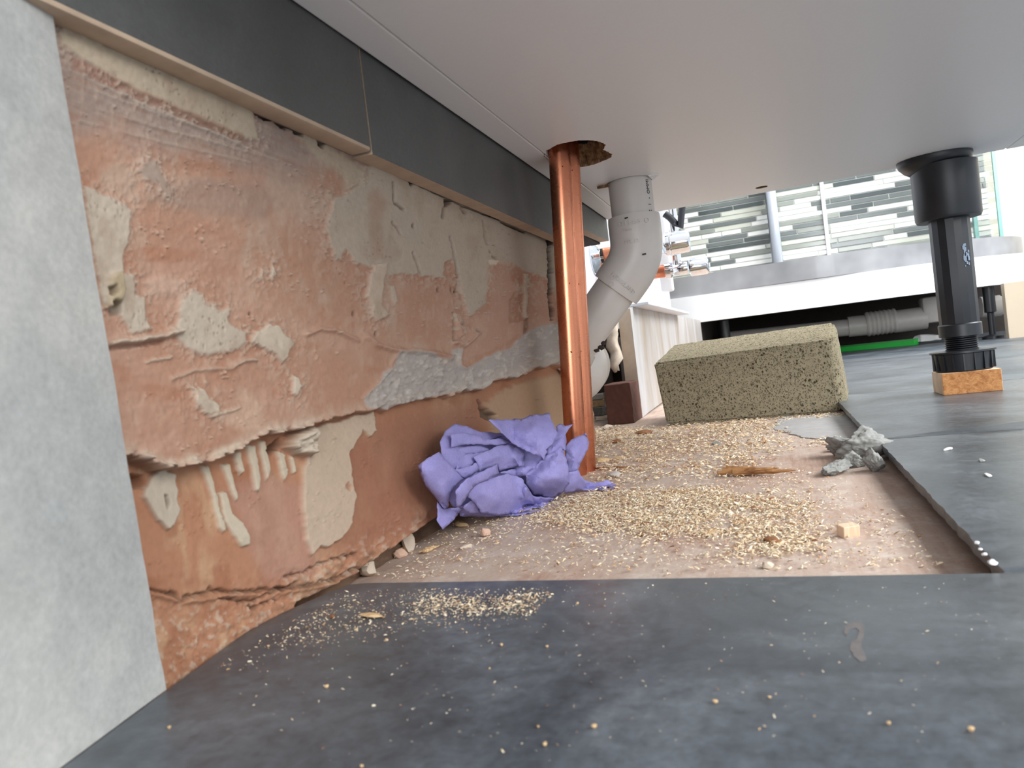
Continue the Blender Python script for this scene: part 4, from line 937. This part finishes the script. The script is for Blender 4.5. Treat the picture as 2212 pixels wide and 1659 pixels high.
# torn splinter of wood in the middle of the boards
def splinter(name, mat, a, b, wid, hh, seed, label, cat):
    rg = np.random.default_rng(seed); bm = bmesh.new(); ax_ = (b-a); L = ax_.length; ax_.normalize(); sd_ = Vector((-ax_.y, ax_.x, 0))
    for k in range(9):
        s0 = rg.uniform(-.02, .45)*L; s1_ = s0+rg.uniform(.35, .6)*L; s1_ = min(s1_, L*(1.02-.0*k)); o0 = rg.uniform(-.5, .5)*wid; o1 = o0*.3+rg.uniform(-.15, .15)*wid; z0 = rg.uniform(0, .5)*hh; z1_ = rg.uniform(.05, .6)*hh; r0 = wid*rg.uniform(.12, .24)
        n_ = 6; tube(bm, [a+ax_*(s0+(s1_-s0)*t_/n_)+sd_*(o0+(o1-o0)*t_/n_+rg.normal()*wid*.03)+Vector((0, 0, r0*.6+z0+(z1_-z0)*t_/n_)) for t_ in range(n_+1)], [r0*(1-.85*(t_/n_)**2)*rg.uniform(.8, 1.1) for t_ in range(n_+1)], 5)
    for v in bm.verts: v.co.z = max(v.co.z, PLY+.0002)
    o_ = from_bm(name, bm, mat, None, smooth=False); tag(o_, label, cat); return o_
splinter('wood_splinter', M_splint, atz(1555, 1026, zp), atz(1722, 1026, zp), .011, .006, 1, 'long torn brown wood splinter lying in the sawdust, middle of the boards', 'splinter')
splinter('wood_splinter', M_chipw, atz(1436, 1062, zp), atz(1490, 1068, zp), .0028, .002, 2, 'short pale wood splinter in the sawdust left of the long torn one', 'splinter')
splinter('wood_splinter', M_chipd, atz(1284, 1014, zp), atz(1378, 1012, zp), .0035, .002, 3, 'thin reddish wood sliver running right from the copper pipe foot', 'splinter')
splinter('wood_splinter', M_chipw, atz(800, 1224, zp), atz(905, 1178, zp), .004, .003, 4, 'frayed pale wood fibres on the board edge near the front tile', 'splinter')
splinter('wood_splinter', M_chipw, atz(905, 1198, zp), atz(955, 1180, zp), .004, .002, 5, 'broad flat wood sliver below the left end of the paper towel', 'splinter')
# lumps of grey mortar at the tile edge
for k, (x, y, s_, fl_, lab) in enumerate([(1872, 990, .0145, (1.2, .8, .75), 'largest grey mortar lump pressed against the cut floor tile edge'), (1826, 980, .0105, (1.5, .8, .6), 'grey mortar lump left of the largest lump at the tile edge'), (1808, 1016, .0085, (1.4, .8, .45), 'flat crumbled mortar piece lowest in the mortar pile'),
                                        (1896, 1014, .0068, (1, .8, .9), 'shaded mortar lump under the tile edge right of the largest lump'), (1804, 970, .005, (1.3, .8, .6), 'small mortar crumb at the left tip of the mortar pile'), (1884, 948, .0085, (1.3, .6, .6), 'grey mortar wedge just under the tile joint'), (1848, 1004, .006, (1, 1, .7), 'pale mortar crumb in front of the largest lump')]):
    rock('mortar_lump', M_mortar, atz(x, y+5, PLY), s_, 40+k, lab, 'mortar', 'mortar lumps at the tile edge', fl_, .2, 75, 5, None, .28)
bm = bmesh.new(); p = atz(1833, 1158, PLY); box(bm, p+Vector((-.0034, -.0024, 0)), p+Vector((.0036, .0026, .0046)), .0003, Matrix.Rotation(.5, 3, 'Z') @ Matrix.Rotation(.1, 3, 'X'))
tag(from_bm('wood_chunk', bm, M_blocktop, smooth=False), 'small pale wood cube alone on the bare boards at right', 'wood chunk')
rock('plaster_crumb', M_plchip, atz(1660, 1228, PLY), .0022, 61, 'little pale crumb near the front tile edge, right of centre', 'crumb')
rock('rubble_crumb', M_chipd, atz(1664, 1175, PLY), .0028, 62, 'brown crumb in the front edge of the sawdust', 'crumb', None, (1.2, 1, .8))
rock('rubble_crumb', M_mortar, atz(1548, 962, PLY), .0032, 63, 'dark grey crumb in the sawdust in front of the sponge', 'crumb', None, (1.6, .7, .7))
rock('plaster_crumb', M_pinkchip, atz(1048, 1158, PLY), .0034, 64, 'rounded plaster crumb in front of the paper towel', 'crumb', None, (.9, .8, .9))
rock('plaster_crumb', M_plchip, atz(1008, 1184, PLY), .0026, 65, 'flat pale crumb left of the rounded plaster crumb', 'crumb', None, (1.5, .8, .4))
rock('plaster_crumb', M_plchip, atz(886, 1192, PLY), .0052, 66, 'upright pale plaster shard in the wall corner by the towel', 'crumb', None, (.7, .6, 1.2))
rock('plaster_crumb', M_pinkchip, atz(868, 1203, PLY), .0042, 67, 'pinkish plaster lump beside the upright shard in the wall corner', 'crumb', None, (1, .8, .6))
rock('plaster_crumb', M_plchip, atz(792, 1246, PLY), .005, 68, 'pale plaster shard where the wall meets the front tile', 'crumb', None, (1, .8, .9))
rock('plaster_crumb', M_pvcd, atz(1326, 1030, PLY), .0045, 69, 'white plaster flake at the foot of the copper pipes', 'crumb', None, (1.5, .8, .5))
rock('plaster_crumb', M_plchip, atz(1312, 928, PLY), .006, 70, 'pale crumpled flake lying in front of the brick', 'crumb', None, (1.6, .9, .5))
rock('wood_chip', M_chipd, atz(1392, 938, PLY), .006, 71, 'dark curled wood chip in front of the white board', 'wood chip', None, (1.7, .8, .45))
rock('wood_chip', M_chipw, atz(1300, 998, PLY), .0055, 72, 'biggest pale wood chip right of the copper pipes', 'wood chip', None, (1.4, .8, .5))
rock('wood_chip', M_chipw, atz(1336, 992, PLY), .0045, 73, 'thin wood chip next to the biggest pale chip', 'wood chip', None, (1.6, .6, .35))
rock('wood_chip', M_chipd, atz(1330, 957, PLY), .0042, 74, 'greyish chip behind the pale wood chips by the pipes', 'wood chip', None, (1.4, .8, .5))
rock('wood_chip', M_chipw, atz(1532, 1152, PLY), .0045, 75, 'oval pale chip in the front of the sawdust', 'wood chip', None, (1.7, .9, .18))
rock('wood_chip', M_chipd, atz(1397, 1133, PLY), .0026, 76, 'small orange brown chip left of the oval pale chip', 'wood chip', None, (1.8, .7, .35))
rock('wood_chip', M_chipd, atz(1386, 1158, PLY), .0022, 77, 'tiny dark chip at the left of the sawdust front', 'wood chip', None, (1.4, .8, .5))
rock('wood_chip', M_chipw, atz(1000, 1137, PLY), .004, 78, 'flat wood chip tucked under the paper towel front', 'wood chip', None, (1.8, .8, .35))
rock('wood_chip', M_chipw, atz(800, 1332, 0), .0026, 79, 'largest pale chip on the dark front tile', 'wood chip', None, (1.9, .7, .35))
rock('wood_chip', M_chipd, atz(718, 1334, 0), .0012, 80, 'orange chip left of the largest chip on the front tile', 'wood chip', None, (1.6, .7, .5))
rock('wood_chip', M_white, atz(2133, 1028, 0), .0024, 81, 'white sliver lying on the right floor tile', 'wood chip', None, (2, .5, .3))
rock('plaster_crumb', M_white, atz(2050, 972, 0), .0018, 82, 'tiny white crumb on the right tile below its joint', 'crumb', None, (2, .6, .5))
rock('plaster_crumb', M_mortar, atz(2121, 997, 0), .0016, 83, 'round grey crumb on the right tile', 'crumb')
for k, (x, y, s_) in enumerate([(2142, 1219, .0014), (2128, 1200, .0009), (2110, 1176, .0010), (2119, 1188, .0007)]):
    rock('plaster_crumb', M_white, atz(x, y, 0), s_, 90+k, ['largest white crumb on the tile corner by the front joint', 'white speck just above the largest corner crumb', 'topmost white crumb on the cut tile edge', 'white speck between the topmost and corner crumbs'][k], 'crumb', 'white crumbs on the tile corner')
cr0 = None
for k, (x, y) in enumerate([(1248, 1306), (836, 1386), (580, 1398), (1163, 1572), (1284, 1574), (1178, 1612), (1663, 1509), (2098, 1581), (366, 1575), (1182, 1399), (1058, 1446), (1546, 1520), (1920, 1566), (1008, 1368), (706, 1487), (1084, 1396), (782, 1658)]):
    p = atz(x, y, 0)
    if cr0 is None:
        cr0 = rock('wood_crumb', M_chipw, p, .00045, 120, 'pale crumb lying loose on the dark front tile', 'crumb', 'pale crumbs on the front tile', (1.1, .9, .9), .1, 30, 2); continue
    c = cr0.copy(); COL.objects.link(c); c.location = p; c.rotation_euler = (0, 0, k*1.3); s_ = .6+.8*((k*37) % 10)/10; c.scale = (s_, s_, s_)
# dried plaster stain on the front slab
bm = bmesh.new(); st = [(1834, 1348), (1850, 1342), (1864, 1348), (1867, 1366), (1862, 1386), (1860, 1400), (1868, 1410), (1870, 1428), (1858, 1430), (1844, 1418), (1836, 1400), (1838, 1388), (1850, 1382), (1856, 1366), (1848, 1356), (1836, 1360), (1828, 1374), (1822, 1366), (1826, 1354)]
p_ = ragged([tuple(atz(*q, 0)[:2]) for q in st]+[tuple(atz(*st[0], 0)[:2])], .0002, .0012, 4)[:-1]
prism(bm, p_, .00002, .0001); o = from_bm('plaster_smear', bm, plain('thin_plaster_smear', (104, 100, 98), .8, var=.2, scale=300), smooth=False); tag(o, 'dried pale plaster smear on the dark front tile', 'smear')

# ---- sawdust: nobody could count it
def sawdust(name, jobs, label, size, zlev, fea=.010):
    V = []; F = []; T = []; rg = np.random.default_rng(77)
    cs = [np.array(srgb(c)) for c in ((228, 208, 176), (214, 190, 156), (236, 224, 200), (190, 150, 112), (150, 108, 76), (224, 210, 188))]
    for poly, n, s0, dens in jobs:
        P = np.array([atz(*q, zlev)[:2] for q in poly]); lo = P.min(0); hi = P.max(0); got = 0
        while got < n:
            q = rg.uniform(lo, hi, (4000, 2)); w = vnoise(q[:, 0]*110, q[:, 1]*55, 5)+.5*vnoise(q[:, 0]*300, q[:, 1]*200, 6); q = q[(sdist(q[:, 0], q[:, 1], P) < fea*rg.standard_normal(len(q))) & (w > rg.uniform(-.6, dens, len(q)))]
            for x, y in q[:n-got]:
                L = size*s0*min(2.2, math.exp(rg.normal()*.45)); wd = L*rg.uniform(.18, .45); th = rg.uniform(0, math.pi); tl = max(-.5, min(.5, rg.normal()*.3)); zz = zlev+abs(rg.normal())*size*.25
                a_ = np.array([math.cos(th)*math.cos(tl), math.sin(th)*math.cos(tl), math.sin(tl)])*L/2; b_ = np.array([-math.sin(th), math.cos(th), rg.normal()*.4])*wd/2; c_ = np.array([0, 0, wd*.5]); o_ = np.array([x, y, zz+abs(a_[2])+.0001])
                i = len(V); V.extend([o_-a_-b_, o_-a_*.9+b_, o_+c_, o_+a_-b_*.6, o_+a_*.8+b_*.8]); F.extend([(i, i+2, i+1), (i, i+3, i+2), (i+3, i+4, i+2), (i+4, i+1, i+2), (i, i+1, i+4, i+3)])
                cc = cs[rg.choice(6, p=[.3, .25, .2, .12, .05, .08])]*rg.uniform(.85, 1.08); T.extend([np.clip(cc, 0, 1)]*5)
            got += len(q[:n-got])
    me = bpy.data.meshes.new(name); me.from_pydata([tuple(v) for v in V], [], F); tint(me, np.array(T)); o_ = link(name, me, M_dust); tag(o_, label, 'sawdust', None, 'stuff'); return o_
sawdust('sawdust', [([(1285, 925), (1440, 925), (1660, 905), (1715, 965), (1665, 978), (1610, 1010), (1560, 1030), (1490, 1032), (1400, 1035), (1340, 1062), (1285, 1022)], 10000, 1., .5),
                    ([(1225, 1080), (1340, 1058), (1420, 1065), (1520, 1060), (1650, 1075), (1710, 1090), (1740, 1150), (1795, 1182), (1700, 1202), (1600, 1192), (1560, 1160), (1400, 1160), (1250, 1130), (1140, 1122)], 16000, .7, .5),
                    ([(1000, 1130), (1250, 1080), (1700, 1010), (1980, 1150), (2040, 1232), (820, 1244), (900, 1180)], 6000, .6, .7),
                    ([(1440, 918), (1835, 890), (1845, 900), (1700, 905), (1450, 928)], 900, 1., .4), ([(1845, 958), (1905, 945), (1912, 965), (1890, 978), (1855, 975)], 700, 1.1, .3), ([(1700, 950), (1860, 948), (1850, 968), (1760, 965)], 260, .9, .4)],
        'pale sawdust and shavings spread over the bare boards', .0019, zp)
sawdust('sawdust_specks', [([(740, 1276), (1180, 1280), (1150, 1330), (850, 1356), (560, 1404), (465, 1450), (640, 1335)], 1700, .8, .4), ([(900, 1300), (1170, 1282), (1160, 1325), (940, 1332)], 900, 1., .4), ([(500, 1400), (1000, 1262), (2100, 1245), (2200, 1650), (700, 1650)], 420, .6, .8)],
        'fine sawdust specks scattered over the dark front tile', .0007, .0001, .006)
